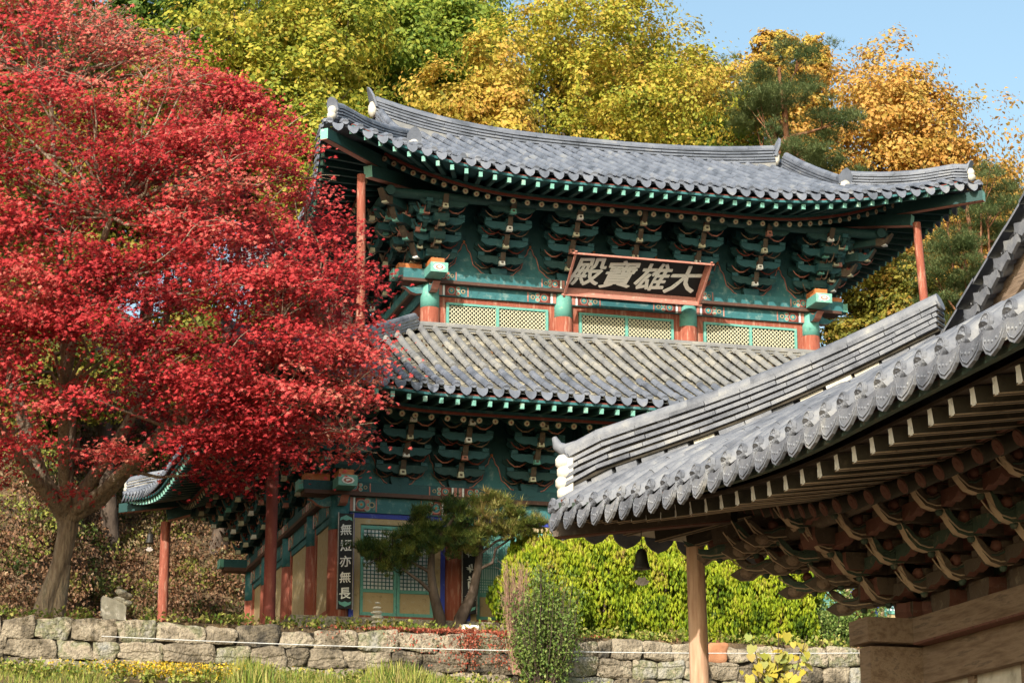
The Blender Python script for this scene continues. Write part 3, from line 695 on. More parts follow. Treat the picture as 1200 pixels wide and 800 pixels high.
for xs, ys, y0, yN, x0, xN, z in ((bxl, byl, 0, 10.92, 0, 14.9, 3.0), (bxu, byu, 2.55, 8.37, 2.61, 12.3, 8.72)):
    for x in xs: bracket(hall, (x, y0, z), (0, -1, 0), (1, 0, 0), 4, .33, .325, HST, arm=1.15)
    for y in ys[1:] if z > 5 else ys[1:]: bracket(hall, (x0, y, z), (-1, 0, 0), (0, 1, 0), 4, .33, .325, HST, arm=1.05)
    for y in ys[1:]: bracket(hall, (xN, y, z), (1, 0, 0), (0, 1, 0), 4, .33, .325, HST, arm=1.05) if z > 5 else None
    for (cx, sx) in ((x0, -1), (xN, 1)):
        bracket(hall, (cx, y0, z), (sx, -1, 0), (1, sx, 0), 4, .46, .325, HST, width=.17, corner=True, tl=.42)
        bracket(hall, (cx, y0, z), (sx, 0, 0), (0, 1, 0), 4, .33, .325, HST, arm=.7)
        for k_ in (1, 2, 3):     # the sets packed round the corner
            bracket(hall, (cx+sx*.38*k_, y0-.05, z+.325*(k_-.3)), (0, -1, 0), (1, 0, 0), 4-k_ if k_ < 3 else 1, .33, .325, HST, arm=.6)
            bracket(hall, (cx+sx*.05, y0-.38*k_, z+.325*(k_-.3)), (sx, 0, 0), (0, 1, 0), 4-k_ if k_ < 3 else 1, .33, .325, HST, arm=.6)
# outer purlins with their pale supports
def purlin(x0, x1, y0, y1, z, e, r=.12):
    mb = MB()
    for a, b in (((x0-e, y0, z), (x1+e, y0, z)), ((x0-e, y1, z), (x1+e, y1, z)), ((x0, y0-e, z), (x0, y1+e, z)), ((x1, y0-e, z), (x1, y1+e, z))):
        mb.tube([a, b], r, 'green_dk', 10)
    mb.build('eave_purlin', hall)
purlin(1.29, 13.62, 1.23, 9.69, 10.17, .2); purlin(-1.32, 16.22, -1.32, 12.24, 4.46, .2)
# ---- upper storey walls
for x in XU:
    for y in (2.55, 8.37):
        mb = MB(); mb.lathe((x, y, 0), [(.225, 6.3), (.225, 7.82)], 'red', 18); mb.lathe((x, y, 0), [(.229, 7.82), (.226, 8.12), (.20, 8.42)], 'mint_dim', 18)
        mb.build('column', hall)
mb = MB(); mb.lathe((2.61, 5.46, 0), [(.225, 6.3), (.225, 8.1)], 'red', 14); mb.build('column', hall)
mb = MB(); mb.lathe((12.3, 5.46, 0), [(.225, 6.3), (.225, 8.1)], 'red', 14); mb.build('column', hall)
ring(2.61, 12.3, 2.55, 8.37, 8.13, 8.40, .20, 'teal', 'lintel_beam', 0, .10)
ring(2.61, 12.3, 2.55, 8.37, 8.402, 8.475, .46, 'rail', 'beam_rail', .5, .25)
ring(2.61, 12.3, 2.55, 8.37, 8.477, 8.72, .42, 'teal', 'plate_beam', .6, .21)
for i in range(3):
    for x, f_ in ((XU[i]+.2, 1), (XU[i+1]-.2, -1)): orn(x, 2.444, 8.265, .75, .24, flip=f_)
    for x, f_ in ((XU[i]+.02, 1), (XU[i+1]-.02, -1)): orn(x, 2.335, 8.60, .6, .20, flip=f_)
beam_end(2.61, 2.55, 8.48); beam_end(12.3, 2.55, 8.48, 1)
for i in range(3):
    a, b = XU[i]+.22, XU[i+1]-.22
    mb = MB(); mb.b2(a, b, 2.52, 2.64, 8.0, 8.128, 'red'); mb.b2(a, a+.16, 2.52, 2.64, 6.6, 8.0, 'red'); mb.b2(b-.16, b, 2.52, 2.64, 6.6, 8.0, 'red'); mb.b2(a+.16, b-.16, 2.52, 2.64, 6.6, 7.36, 'red'); mb.build('window_surround', hall)
    a += .17; b -= .17; z0, z1 = 7.37, 7.985
    mb = MB()
    for xa, xb in ((a, a+.06), (b-.06, b), ((a+b)/2-.035, (a+b)/2+.035)): mb.b2(xa, xb, 2.47, 2.55, z0, z1, 'mint_dim')
    mb.b2(a+.06, b-.06, 2.472, 2.548, z1-.055, z1, 'mint_dim'); mb.b2(a+.06, b-.06, 2.472, 2.548, z0, z0+.05, 'mint_dim')
    w = mb.build('window', hall)
    mb = MB(); mb.b2(a+.06, b-.06, 2.60, 2.61, z0+.05, z1-.055, 'dark'); mb.build('window_backing', w)
    mb = MB()
    for xa, xb in ((a+.06, (a+b)/2-.035), ((a+b)/2+.035, b-.06)):
        W_, H_ = xb-xa, z1-.055-z0-.05; sp = .098; zz = z0+.05
        for sgn, yy in ((1, 2.505), (-1, 2.515)):
            c = -H_
            while c < W_:
                s0, s1 = max(0, -c), min(H_, W_-c)
                if s1-s0 > .01:
                    if sgn > 0: p0, p1 = (xa+c+s0, yy, zz+s0), (xa+c+s1, yy, zz+s1)
                    else: p0, p1 = (xb-c-s0, yy, zz+s0), (xb-c-s1, yy, zz+s1)
                    mb.bar(p0, p1, .012, .021, 'cream')
                c += sp
    mb.build('window_lattice', w)
for xx in (2.61, 12.3):
    mb = MB(); mb.b2(xx-.05, xx+.05, 2.77, 8.15, 6.4, 8.13, 'red'); mb.build('side_wall_panel', hall)
mb = MB(); mb.b2(2.8, 12.1, 8.32, 8.42, 6.4, 8.13, 'red'); mb.build('rear_wall_panel', hall)
mb = MB(); mb.b2(2.8, 12.1, 3.0, 3.1, 6.3, 8.2, 'dark'); mb.build('inner_partition', hall)

# ---- upper roof
g = 1.95       # gable inset from the side eave line
HD = (11.07+.15)/2
def dt_up(k, a, c, L):
    if k in 'SN': return c if c < g else HD
    return min(c, g)
t_ = roof_tiles(upper, 'SNWE', dt_up, name='upper_roof_tiles', parent=hall)
sh = MB()   # solid underlay of the roof (clay bed)
def underlay(mb, rf, k, dt, dz, mat, n=44, m=8):
    C, A, N, L = rf.face(k)
    for i in range(n):
        a0, a1 = L*i/n, L*(i+1)/n; c0, c1 = min(a0, L-a0), min(a1, L-a1)
        e0, e1 = dt(k, a0+1e-4 if a0 < L/2 else a0-1e-4, c0, L), dt(k, a1, c1, L)
        if abs(e0-e1) > 1.5: e0 = e1 = min(e0, e1)
        s0, s1 = -rf.o(c0), -rf.o(c1)
        for j in range(m):
            q = [rf.P(k, a0, s0+(e0-s0)*j/m, dz), rf.P(k, a1, s1+(e1-s1)*j/m, dz), rf.P(k, a1, s1+(e1-s1)*(j+1)/m, dz), rf.P(k, a0, s0+(e0-s0)*(j+1)/m, dz)]
            mb.add(q, [(0, 1, 2, 3)], mat)
for k in 'SNWE': underlay(sh, upper, k, dt_up, -.03, 'tile')
sh.build('roof_underlay', hall)
RX0, RX1, RY = 1.84, 12.92, 5.46
zr = 13.02
def ridge_pts(n=16):
    out = []
    for i in range(n+1):
        t = i/n; x = RX0+(RX1-RX0-.25)*t; s_ = 2*t-1
        out.append(Vector((x, RY, zr+(.58 if s_ < 0 else .30)*abs(s_)**2.6)))
    return out
mb = MB(); ridge(mb, ridge_pts(), 5, .34, .085, .10, 'tile', 'tile', .45); mr = mb.build('main_ridge', hall)
mb = MB(); rp = ridge_pts(40)
for i in range(40):
    a, b = rp[i], rp[i+1]
    mb.add([a+Vector((0, -.2, -.9)), b+Vector((0, -.2, -.9)), b+Vector((0, -.16, .0)), a+Vector((0, -.16, 0)), a+Vector((0, .2, -.9)), b+Vector((0, .2, -.9)), b+Vector((0, .16, .0)), a+Vector((0, .16, 0))], [(0, 1, 2, 3), (5, 4, 7, 6)], 'tile_dry')
mb.build('ridge_plaster_bed', hall)
for p, sx in ((rp[0], -1), (rp[-1], 1)):
    mb = MB(); mb.ball((p.x+sx*.05, p.y, p.z+.16), .16, 'plaster', 10, (.8, 1, 1.4))
    mb.extrude([(-.2, -.1), (-.22, .2), (-.1, .42), (0, .50), (.1, .42), (.22, .2), (.2, -.1)], (p.x+sx*.02, p.y, p.z+.28), (0, 1, 0), Vector((sx*.35, 0, 1)).normalized(), (1, 0, 0), .06, 'tile')
    mb.build('ridge_end_plaster', mr)
# descending ridges and gables
for sx, gx in ((-1, 1.85), (1, 13.05)):
    for sy in (-1, 1):
        pts = []
        for i in range(9):
            d = HD-.2-(HD-.2-(g-.2))*i/8; y = -.15+d if sy < 0 else 11.07-d
            z = upper.z0+upper.prof(d)+.02+(.22 if sx < 0 else .1)*(1-i/8)**3
            pts.append(Vector((gx-sx*.10, y, z)))
        mb = MB(); ridge(mb, pts[::-1], 4, .30, .08, .09, 'tile', 'tile', .42); dr = mb.build('descending_ridge', hall)
        p = pts[-1]; mb = MB(); mb.ball((p.x, p.y-.04*(-sy)*-1, p.z+.20), .16, 'plaster', 10, (1, 1, 1)); mb.ball((p.x, p.y+sy*.06, p.z+.06), .15, 'plaster', 10)
        mb.extrude([(-.17, -.05), (-.18, .16), (-.09, .30), (0, .36), (.09, .30), (.18, .16), (.17, -.05)], (p.x, p.y+sy*.03, p.z+.26), (1, 0, 0), Vector((0, sy*.3, 1)).normalized(), (0, 1, 0), .05, 'tile')
        mb.build('ridge_end_plaster', dr)
        # gable edge tiles
        mb = MB()
        for i in range(1, 18):
            t = i/18; y = pts[0].y+(pts[-1].y-pts[0].y)*t; z = pts[0].z+(pts[-1].z-pts[0].z)*t
            mb.cur = random.random(); mb.tube([(gx-sx*.2, y, z+.03), (gx+sx*.28, y, z-.02)], .085, 'tile', 10)
        mb.build('gable_edge_tiles', hall)
    mb = MB(); zb = upper.z0+upper.prof(g)-.1
    mb.extrude([(-(HD-g)-.1, zb-.15), ((HD-g)+.1, zb-.15), (0, upper.z0+upper.prof(HD)-.05)], (gx-sx*.15, RY, 0), (0, 1, 0), (0, 0, 1), (1, 0, 0), .08, 'red_dk'); mb.build('gable_wall', hall)
    mb = MB()
    for sy in (-1, 1): mb.bar((gx+sx*.06, RY+sy*(HD-g+.1), zb+.02), (gx+sx*.06, RY, upper.z0+upper.prof(HD)-.08), .07, .34, 'red')
    mb.build('bargeboard', hall)
for k in ('SW', 'SE', 'NW', 'NE'):
    hip_ridge(upper, k, -.30, g+.05, hall, 4, .28, .075, 'tile', 'tile', .06, dz=.07)
    hip_rafter(upper, k, 2.7, hall, ('green_dk', 'mint', 'pink'))
eave_wood(upper, 'S', 2.70, hall, HTEAL, True)
eave_wood(upper, 'W', 2.70, hall, HTEAL, False)
eave_wood(upper, 'N', 2.70, hall, HTEAL, False); eave_wood(upper, 'E', 2.70, hall, HTEAL, False)
# ---- lower roof (skirt)
SK = 5.05
def dt_lo(k, a, c, L): return min(c, SK)
roof_tiles(lower, 'SNWE', dt_lo, name='lower_roof_tiles', parent=hall, roll='tile_dry', pan='tile_pan', endmat='tile', step=1.35, panlow='tile')
mb = MB()
for k in 'SNWE': underlay(mb, lower, k, dt_lo, -.04, 'tile_dry', 50, 6)
mb.build('roof_underlay', hall)
mb = MB(); zt = lower.z0+lower.prof(SK)-.02
x0, x1, y0, y1 = lower.x0+SK-.1, lower.x1-SK+.1, lower.y0+SK-.1, lower.y1-SK+.1
for a, b in (((x0, y0), (x1, y0)), ((x0, y1), (x1, y1)), ((x0, y0), (x0, y1)), ((x1, y0), (x1, y1))):
    ridge(mb, [Vector((*a, zt)), Vector((*b, zt))], 2, .26, .07, .075, 'tile_dry', 'plaster', .4)
for x, sx in ((x0, -1), (x1, 1)):
    mb.ball((x+sx*.12, y0-.02, zt+.10), .13, 'plaster', 10, (1, 1, 1.2))
mb.build('wall_foot_ridge', hall)
for k in ('SW', 'SE', 'NW', 'NE'):
    hip_ridge(lower, k, -.25, SK-.15, hall, 4, .28, .075, 'tile', 'plaster', .06, dz=.07)
    hip_rafter(lower, k, 2.75, hall, ('green_dk', 'mint', 'pink'))
eave_wood(lower, 'S', 2.75, hall, ('green_dk', 'mint', 'green_dk', 'rafter_end', 'teal_deep', 'teal', 'red_dk'), True)
for k in 'WNE': eave_wood(lower, k, 2.75, hall, HTEAL, False)
# eave support posts
for (x, y, z0, z1, r, dx, m_) in ((-1.78, -1.78, -.42, 4.25, .125, 0, 'red_dk'), (-2.08, 12.99, -.42, 4.3, .14, 0, 'red'), (16.7, -1.8, -.42, 4.2, .13, 0, 'red'), (.50, .44, 6.05, 10.25, .105, -.04, 'red'), (14.43, .42, 6.15, 10.30, .105, -.16, 'red')):
    mb = MB(); mb.tube([(x-dx*.2, y, z0), (x+dx*.3, y, (z0+z1)/2), (x+dx, y, z1)], [r*1.04, r, r*.94], m_, 12)
    mb.build('eave_post', hall)

# ================================================================== the near hall (only its north-west roof corner is in view)
near = empty('wooden_hall', (5.5, -33.3, -8.5), 'near brown wooden hall whose upswept roof corner and carved brackets fill the lower right', 'hall')
fr_ = Roof(-2.45, 13.6, -41.15, -25.45, -2.77, lambda d: .16*(1-math.exp(-max(d+.1, 0)/.3))+((.49*d+.02*d*d) if d < 2.8 else 1.529+.5*(d-2.8)), .60, 6.5, .40)
FMAT = ('fg_dark', 'white', 'fg_dark', 'fg_red', 'fg_soffit', 'fg_green', 'fg_red')
gF = 2.85; HF = (41.15-25.45)/2
def dt_f(k, a, c, L):
    if k in 'SN': return c if c < gF else HF
    return min(c, gF)
roof_tiles(fr_, 'WNSE', dt_f, name='roof_tiles', parent=near, roll='tile_fg', pan='tile_fg', endmat='tile_fg', disc=True, r=.088, pend=.20)
mb = MB()
for k in 'SNWE': underlay(mb, fr_, k, dt_f, -.04, 'plaster', 44, 8)
mb.build('roof_underlay', near)
for k in ('SW', 'SE', 'NW', 'NE'):
    o_, pts_ = hip_ridge(fr_, k, -.16, gF+.0, near, 5, .28, .078, 'tile_fg', 'gap', .03, dz=.17, top=.10, endball=False, n=14, grow=-.22)
    bed = MB()
    for q in range(14): bed.bar(pts_[q]-Vector((0, 0, .075)), pts_[q+1].lerp(pts_[q], random.uniform(0, .25))-Vector((0, 0, .075)), random.uniform(.12, .2), .15, random.choice(('pebble', 'tile_fg', 'tile_fg')))
    bed.build('ridge_plaster_bed', o_)
    p = pts_[0]; d = (pts_[0]-pts_[1]); d.z = 0; d.normalize(); sd = d.cross(Vector((0, 0, 1)))
    e = MB()
    e.box(tuple(p+Vector((0, 0, .12))-d*.03), (.14, .24, .42), 'plaster', Matrix.Rotation(math.atan2(d.y, d.x), 3, 'Z'))
    for q in range(4):
        for w_ in (-.07, .07): e.ball(tuple(p+d*(.02+.02*(q % 2))+sd*w_+Vector((0, 0, -.05+.115*q))), .098, 'plaster', 10, (1, 1, .95))
    e.tube([p-d*.10+Vector((0, 0, .46)), p+d*.06+Vector((0, 0, .44)), p+d*.15+Vector((0, 0, .50)), p+d*.19+Vector((0, 0, .60))], [.085, .08, .06, .03], 'tile_fg', 8)
    e.build('ridge_end_plaster', o_)
    hip_rafter(fr_, k, 2.6, near, ('fg_paint', 'fg_paint', 'fg_red'), drop=.20, w=.17, t0=.12, t1=1.05, h=.18)
for sx, gx in ((-1, .72), (1, 10.43)):
    for sy in (-1, 1):
        pts = []
        for i in range(13):
            d = HF-(HF-(gF+.1))*i/12; y = -41.15+d if sy < 0 else -25.45-d
            pts.append(Vector((gx+sx*.05, y, fr_.z0+fr_.prof(d)+.03)))
        mb = MB(); ridge(mb, pts[::-1], 5, .28, .075, .10, 'tile_fg', 'gap', .4); dr = mb.build('descending_ridge', near)
        p = pts[-1]; mb = MB(); mb.ball((p.x, p.y, p.z+.16), .15, 'plaster', 10, (1, 1, 1.1)); mb.build('ridge_end_plaster', dr)
        mb = MB(); n = 22
        for i in range(1, n):
            t = i/n; P = pts[0].lerp(pts[-1], t); d = HF-(HF-(gF+.1))*t
            y = P.y; z = fr_.z0+fr_.prof(d); mb.cur = random.random()
            mb.tube([(gx-sx*.1, y, z+.03), (gx+sx*.16, y, z-.02), (gx+sx*.30, y, z-.07)], .085, 'tile_fg', 12)
            y2 = y+.12*sy; hw = .15
            mb.extrude([(-hw, .03), (-hw*.9, -.06), (0, -.14), (hw*.9, -.06), (hw, .03), (0, 0)], (gx+sx*.31, y2, z-.09), (0, 1, 0), (0, 0, 1), (1, 0, 0), .035, 'tile_fg')
            mb.tube([(gx+sx*.1, y2, z-.08), (gx+sx*.30, y2, z-.11)], .05, 'tile_fg', 8)
        mb.build('gable_edge_tiles', near)
    mb = MB(); yc = (-41.15-25.45)/2; zb = fr_.z0+fr_.prof(gF)-.05
    mb.extrude([(-(HF-gF), zb), ((HF-gF), zb), (0, fr_.z0+fr_.prof(HF)-.1)], (gx-sx*.28, yc, 0), (0, 1, 0), (0, 0, 1), (1, 0, 0), .08, 'wood'); mb.build('gable_wall', near)
    mb = MB()
    for sy in (-1, 1): mb.bar((gx+sx*.14, yc+sy*(HF-gF-.15), zb-.02+.05), (gx+sx*.14, yc, fr_.z0+fr_.prof(HF)-.28), .07, .42, 'wood')
    mb.build('bargeboard', near)
    mb = MB(); ridge(mb, [Vector((gx+sx*.02, yc-(HF-gF)+.25, zb+.02)), Vector((gx+sx*.02, yc+(HF-gF)-.25, zb+.02))], 2, .34, .09, .10, 'tile_fg', 'plaster')
    mb.bar((gx-sx*.02, yc-(HF-gF)+.3, zb+.12), (gx-sx*.02, yc+(HF-gF)-.3, zb+.12), .34, .34, 'plaster'); mb.build('gable_foot_ridge', near)
mb = MB(); ridge(mb, [Vector((.4, -33.3, fr_.z0+fr_.prof(HF)-.1)), Vector((10.75, -33.3, fr_.z0+fr_.prof(HF)-.1))], 7, .4, .09, .11, 'tile_fg', 'plaster'); mb.build('main_ridge', near)
eave_wood(fr_, 'W', 2.6, near, FMAT, True, drop=.25, fs=.14, drop2=.16, rs=.52, dm=1.15, rr=.085, fw=.085, fh=.13, inset=.21)
for k in 'NES': eave_wood(fr_, k, 2.6, near, FMAT, False, drop=.25, fs=.14, drop2=.16, rs=.52, dm=1.15, rr=.085, fw=.085, fh=.13, inset=.21)
FX0, FX1, FY0, FY1 = .15, 11.0, -38.55, -28.05
for x in (FX0, 3.8, 7.4, FX1):
    for y in (FY1, FY0):
        mb = MB(); mb.lathe((x+.1*(1 if x == FX0 else 0), y, 0), [(.27, -8.5), (.27, -6), (.25, -4.35)], 'wood', 16); mb.build('column', near)
for y in (-31.2, -35.2):
    mb = MB(); mb.lathe((FX0+.1, y, 0), [(.27, -8.5), (.27, -6), (.25, -4.35)], 'wood', 16); mb.build('column', near)
mb = MB()
for (x0, x1, y0, y1) in ((FX0+.06, FX0+.18, FY0+.2, FY1-.2), (FX1-.1, FX1, FY0+.2, FY1-.2), (FX0+.3, FX1-.3, FY1-.12, FY1), (FX0+.3, FX1-.3, FY0, FY0+.12)):
    mb.b2(x0, x1, y0, y1, -8.5, -4.36, 'plaster')
mb.build('plaster_wall', near)
mb = MB()
for y in (-29.0, -30.05, -32.4, -33.7): mb.b2(FX0+.02, FX0+.06, y-.06, y+.06, -8.5, -4.36, 'wood')
mb.b2(FX0+.02, FX0+.06, FY0+.2, FY1-.2, -6.1, -5.95, 'wood'); mb.build('wall_batten', near)
mb = MB()
mb.b2(FX0-.06, FX0+.22, FY0-.5, FY1+.5, -4.37, -4.005, 'wood'); mb.b2(FX0-.62, FX0-.062, FY1-.12, FY1+.12, -4.365, -4.01, 'wood'); mb.b2(FX0+.222, FX1+.5, FY1-.12, FY1+.12, -4.368, -4.008, 'wood'); mb.b2(FX1-.2, FX1, FY0, FY1-.122, -4.37, -4.0, 'wood'); mb.b2(FX0+.222, FX1+.5, FY0-.12, FY0+.12, -4.368, -4.008, 'wood')
mb.build('lintel_beam', near)
mb = MB()
mb.b2(FX0-.20, FX0+.28, FY0-.6, FY1+.6, -3.98, -3.74, 'wood'); mb.b2(FX0-.68, FX0-.202, FY1-.22, FY1+.22, -3.978, -3.742, 'wood'); mb.b2(FX0+.282, FX1+.6, FY1-.22, FY1+.22, -3.978, -3.742, 'wood'); mb.b2(FX1-.28, FX1+.2, FY0, FY1-.222, -3.98, -3.74, 'wood'); mb.b2(FX0+.282, FX1+.6, FY0-.22, FY0+.22, -3.978, -3.742, 'wood')
mb.b2(FX0-.205, FX0+.1, FY0-.6, FY1-.225, -4.003, -3.981, 'fg_red')
mb.build('plate_beam', near)
mb = MB()
for (x0, x1, y0, y1) in ((FX0, FX0+.08, FY0, FY1-.1), (FX1-.1, FX1, FY0, FY1), (FX0, FX1, FY1-.08, FY1), (FX0, FX1, FY0, FY0+.08)): mb.b2(x0, x1, y0+.001, y1, -3.739, -2.3, 'fg_paint')
mb.build('bracket_zone_wall', near)
FST = dict(block='fg_paint', edge='fg_red', arm2='fg_paint', arm=['fg_green', 'fg_paint', 'fg_red'], up=[1.15, 1.3], tongue=['fg_paint', 'fg_green'], tedge='fg_pale', face=None, bud='fg_red', bud2='fg_green', line='fg_pale', lotus=1)
ys_ = [FY1-.80*i for i in range(13)]
for i, y in enumerate(ys_):
    bracket(near, (FX0, y, -3.74), (-1, 0, 0), (0, 1, 0), 4, .30, .235, FST, width=.11, arm=.80, tl=.38)
for i in range(11): bracket(near, (FX0+.95*i, FY1, -3.74), (0, 1, 0), (1, 0, 0), 4, .30, .235, FST, width=.11, arm=.80, tl=.38)
bracket(near, (FX0, FY1, -3.74), (-1, 1, 0), (1, 1, 0), 4, .52, .21, FST, width=.15, corner=True, tl=.52)
for k_ in (1, 2, 3):
    bracket(near, (FX0-.32*k_, FY1+.32*k_, -3.70+.19*k_), (-1, .35, 0), (.35, 1, 0), 4-k_, .30, .22, FST, width=.12, arm=.4, tl=.42, corner=True)
    bracket(near, (FX0-.32*k_, FY1+.05, -3.74+.235*k_), (0, 1, 0), (1, 0, 0), 4-k_, .30, .235, FST, width=.10, arm=.5, tl=.4)
    bracket(near, (FX0-.05, FY1+.32*k_, -3.74+.235*k_), (-1, 0, 0), (0, 1, 0), 4-k_ if k_ < 3 else 1, .30, .235, FST, width=.10, arm=.5, tl=.4)
mb = MB()
for a, b in (((FX0-1.1, FY0-1.3, -2.80), (FX0-1.1, FY1+1.3, -2.80)), ((FX0-1.3, FY1+1.1, -2.80), (FX1+1.3, FY1+1.1, -2.80))):
    mb.tube([a, b], .09, 'fg_paint', 10)
mb.build('eave_purlin', near)
mb = MB(); mb.tube([(-1.50, -26.36, -8.5), (-1.55, -26.36, -5.2), (-1.56, -26.35, -3.8), (-1.57, -26.33, -2.80)], [.115, .108, .10, .095], 'wood_pole', 14)
mb.build('eave_post', near)
mb = MB(); mb.b2(-1.2, 13, -40, -26.9, -8.6, -8.2, 'stone'); mb.build('plinth', near)

# wind bells
def wind_bell(p, s, label, hang):
    t = empty('wind_bell', p, label, 'wind bell', 'wind bells hanging from the eave corners'); x, y, z = p
    mb = MB(); mb.lathe((x, y, z), [(.02*s, .0), (.045*s, -.015*s), (.06*s, -.05*s), (.068*s, -.12*s), (.085*s, -.19*s), (.10*s, -.215*s), (.098*s, -.22*s)], 'iron', 16); mb.build('bell_body', t)
    mb = MB(); mb.tube([(x+.02*s*math.cos(q*.785), y, z+.018*s+.02*s*math.sin(q*.785)) for q in range(9)], .006*s, 'iron', 5); mb.tube([(x, y, z+.03*s), (x, y, z+hang)], .005, 'iron', 5); mb.build('hanging_wire', t)
    mb = MB(); mb.tube([(x, y, z-.2*s), (x, y, z-.31*s)], .004, 'iron', 4)
    pl = [(-.085, -.0), (-.06, -.035), (0, -.052), (.06, -.035), (.085, 0), (.05, .012), (.035, .05), (0, .03), (-.035, .05), (-.05, .012)]
    mb.extrude([(a*s, b*s) for a, b in pl], (x, y, z-.35*s), (.96, -.28, 0), (0, 0, 1), (.28, .96, 0), .008, 'tin'); mb.build('wind_plate', t)
wind_bell((-2.01, -25.89, -2.76), .98, 'dark bronze wind bell with a pale plate hanging from the near roof corner', .25)
wind_bell((-2.45, 13.35, 4.05), 1.25, 'small dark wind bell under the far left lower eave beside the maple', .35)

# ================================================================== plaque and couplet boards
def text_mesh(name, ch, size, mat, parent, Mx, ext=.012, bold=.012, slant=.0):
    cu = bpy.data.curves.new(name, 'FONT'); cu.body = ch; cu.size = size; cu.extrude = ext;  cu.align_x = 'CENTER'; cu.align_y = 'CENTER'
    cu.resolution_u = 3
    to = bpy.data.objects.new(name+'_curve', cu); COL.objects.link(to)
    dg = bpy.context.evaluated_depsgraph_get(); dg.update(); me = bpy.data.meshes.new_from_object(to.evaluated_get(dg))
    bpy.data.objects.remove(to)
    n = len(me.vertices); co = np.empty(n*3); me.vertices.foreach_get('co', co); co = co.reshape(-1, 3)
    c = (co.max(0)+co.min(0))/2; h = co.max(0)-co.min(0); sc = np.array([size/h[0]*.94, size/h[1]*.94, 1]); sc[:2] = np.minimum(sc[:2], 1.5)
    co = (co-np.array([c[0], c[1], 0]))*sc
    co[:, 0] += co[:, 1]*slant; co[:, 1] += co[:, 0]*.09; co[:, 0] += .02*size*np.sin(co[:, 1]*9/size)
    fs = [tuple(p.vertices) for p in me.polygons]; V, Fc = [], []
    rot = np.array(Mx.to_3x3()); tr = np.array(Mx.translation)
    for q in range(9):      # thickened brush strokes: the glyph repeated a little to each side
        a_ = q*math.pi/4; rr = 0 if q == 8 else bold
        sh_ = np.array([math.cos(a_)*rr*1.25, math.sin(a_)*rr, .0006*q])
        V.append((rot @ (co+sh_).T).T+tr); Fc += [tuple(v+q*n for v in f) for f in fs]
    me = bpy.data.meshes.new(name); me.from_pydata(np.concatenate(V).tolist(), [], Fc)
    me.materials.clear(); me.materials.append(M[mat]); me.update()
    o = bpy.data.objects.new(name, me); COL.objects.link(o); o.parent = parent; o.matrix_parent_inverse = parent_inv(parent); return o
pl = empty('name_plaque', (7.42, 2.0, 8.35), 'black name plaque with four large white characters leaning out under the upper eave', 'plaque')
cen = Vector((7.42, 1.52, 8.74)); ax = Vector((1, 0, 0)); upv = Vector((0, -.90, .76)).normalized(); nv = ax.cross(upv).normalized()   # nv faces the court
W_, H_ = 3.24, .98
mb = MB(); mb.extrude([(-W_/2, -H_/2), (W_/2, -H_/2), (W_/2, H_/2), (-W_/2, H_/2)], cen, ax, upv, nv, .05, 'black'); mb.build('plaque_board', pl)
mb = MB()
def fbar(a0, b0, a1, b1, w=.11):    # flared frame board
    p0, p1 = cen+ax*a0+upv*b0+nv*.05, cen+ax*a1+upv*b1+nv*.05
    q0 = cen+ax*a0*1.045+upv*(b0*1.20)+nv*.20; q1 = cen+ax*a1*1.045+upv*(b1*1.20)+nv*.20
    th = nv*(-.045); out = [p0, p1, q1, q0]; vs = out+[v+th for v in out]
    mb.add(vs, [(0, 1, 2, 3), (7, 6, 5, 4), (0, 4, 5, 1), (1, 5, 6, 2), (2, 6, 7, 3), (3, 7, 4, 0)], 'pink')
fbar(-W_/2, -H_/2, W_/2, -H_/2); fbar(W_/2, H_/2, -W_/2, H_/2); fbar(-W_/2, H_/2, -W_/2, -H_/2); fbar(W_/2, -H_/2, W_/2, H_/2)
for a0, b0, a1, b1 in ((-1, -1, 1, -1), (1, 1, -1, 1), (-1, 1, -1, -1), (1, -1, 1, 1)):
    q0 = cen+ax*a0*W_/2*1.045+upv*(b0*H_/2*1.20)+nv*.20; q1 = cen+ax*a1*W_/2*1.045+upv*(b1*H_/2*1.20)+nv*.20; e_ = (q1-q0).normalized()*.07
    mb.bar(q0-e_, q1+e_, .05, .04, 'pink')
mb.build('plaque_frame', pl)
for a, ch in zip((-1.22, -.42, .42, 1.20), '殿寶雄大'):
    Mx = Matrix.Translation(cen+ax*a+upv*0+nv*.028) @ Matrix((ax, upv, nv)).transposed().to_4x4()
    text_mesh('character', ch, .80, 'white', pl, Mx, .01, .0125, .22)
def couplet(x, label, txt):
    t = empty('couplet_board', (x, -.27, .3), label, 'sign board'); y = -.30
    mb = MB(); mb.b2(x-.155, x+.155, y-.015, y+.015, .22, 2.28, 'black'); mb.build('board', t)
    mb = MB(); mb.b2(x-.175, x-.155, y-.022, y+.02, .2, 2.3, 'tin'); mb.b2(x+.155, x+.175, y-.022, y+.02, .2, 2.3, 'tin'); mb.build('board_edge', t)
    for z in (2.17, .33):
        mb = MB(); s_ = 1 if z > 1 else -1
        mb.extrude([(-.14, -.05*s_), (-.12, .02*s_), (-.05, .05*s_), (0, .075*s_), (.05, .05*s_), (.12, .02*s_), (.14, -.05*s_), (.07, -.02*s_), (0, -.045*s_), (-.07, -.02*s_)][::s_], (x, y-.022, z), (1, 0, 0), (0, 0, 1), (0, -1, 0), .012, 'mint_dim'); mb.build('lotus_painting', t)
    for i, ch in enumerate(txt):
        Mx = Matrix.Translation((x, y-.016, 1.93-.345*i)) @ Matrix(((1, 0, 0), (0, 0, 1), (0, -1, 0))).transposed().to_4x4()
        text_mesh('character', ch, .25, 'white', t, Mx, .006, .0035)
couplet(.10, 'tall black board of white characters on the front corner column beside the left door', '無短亦無長')
couplet(2.86, 'tall black board with worn white brush marks on the column behind the garden pine', '')
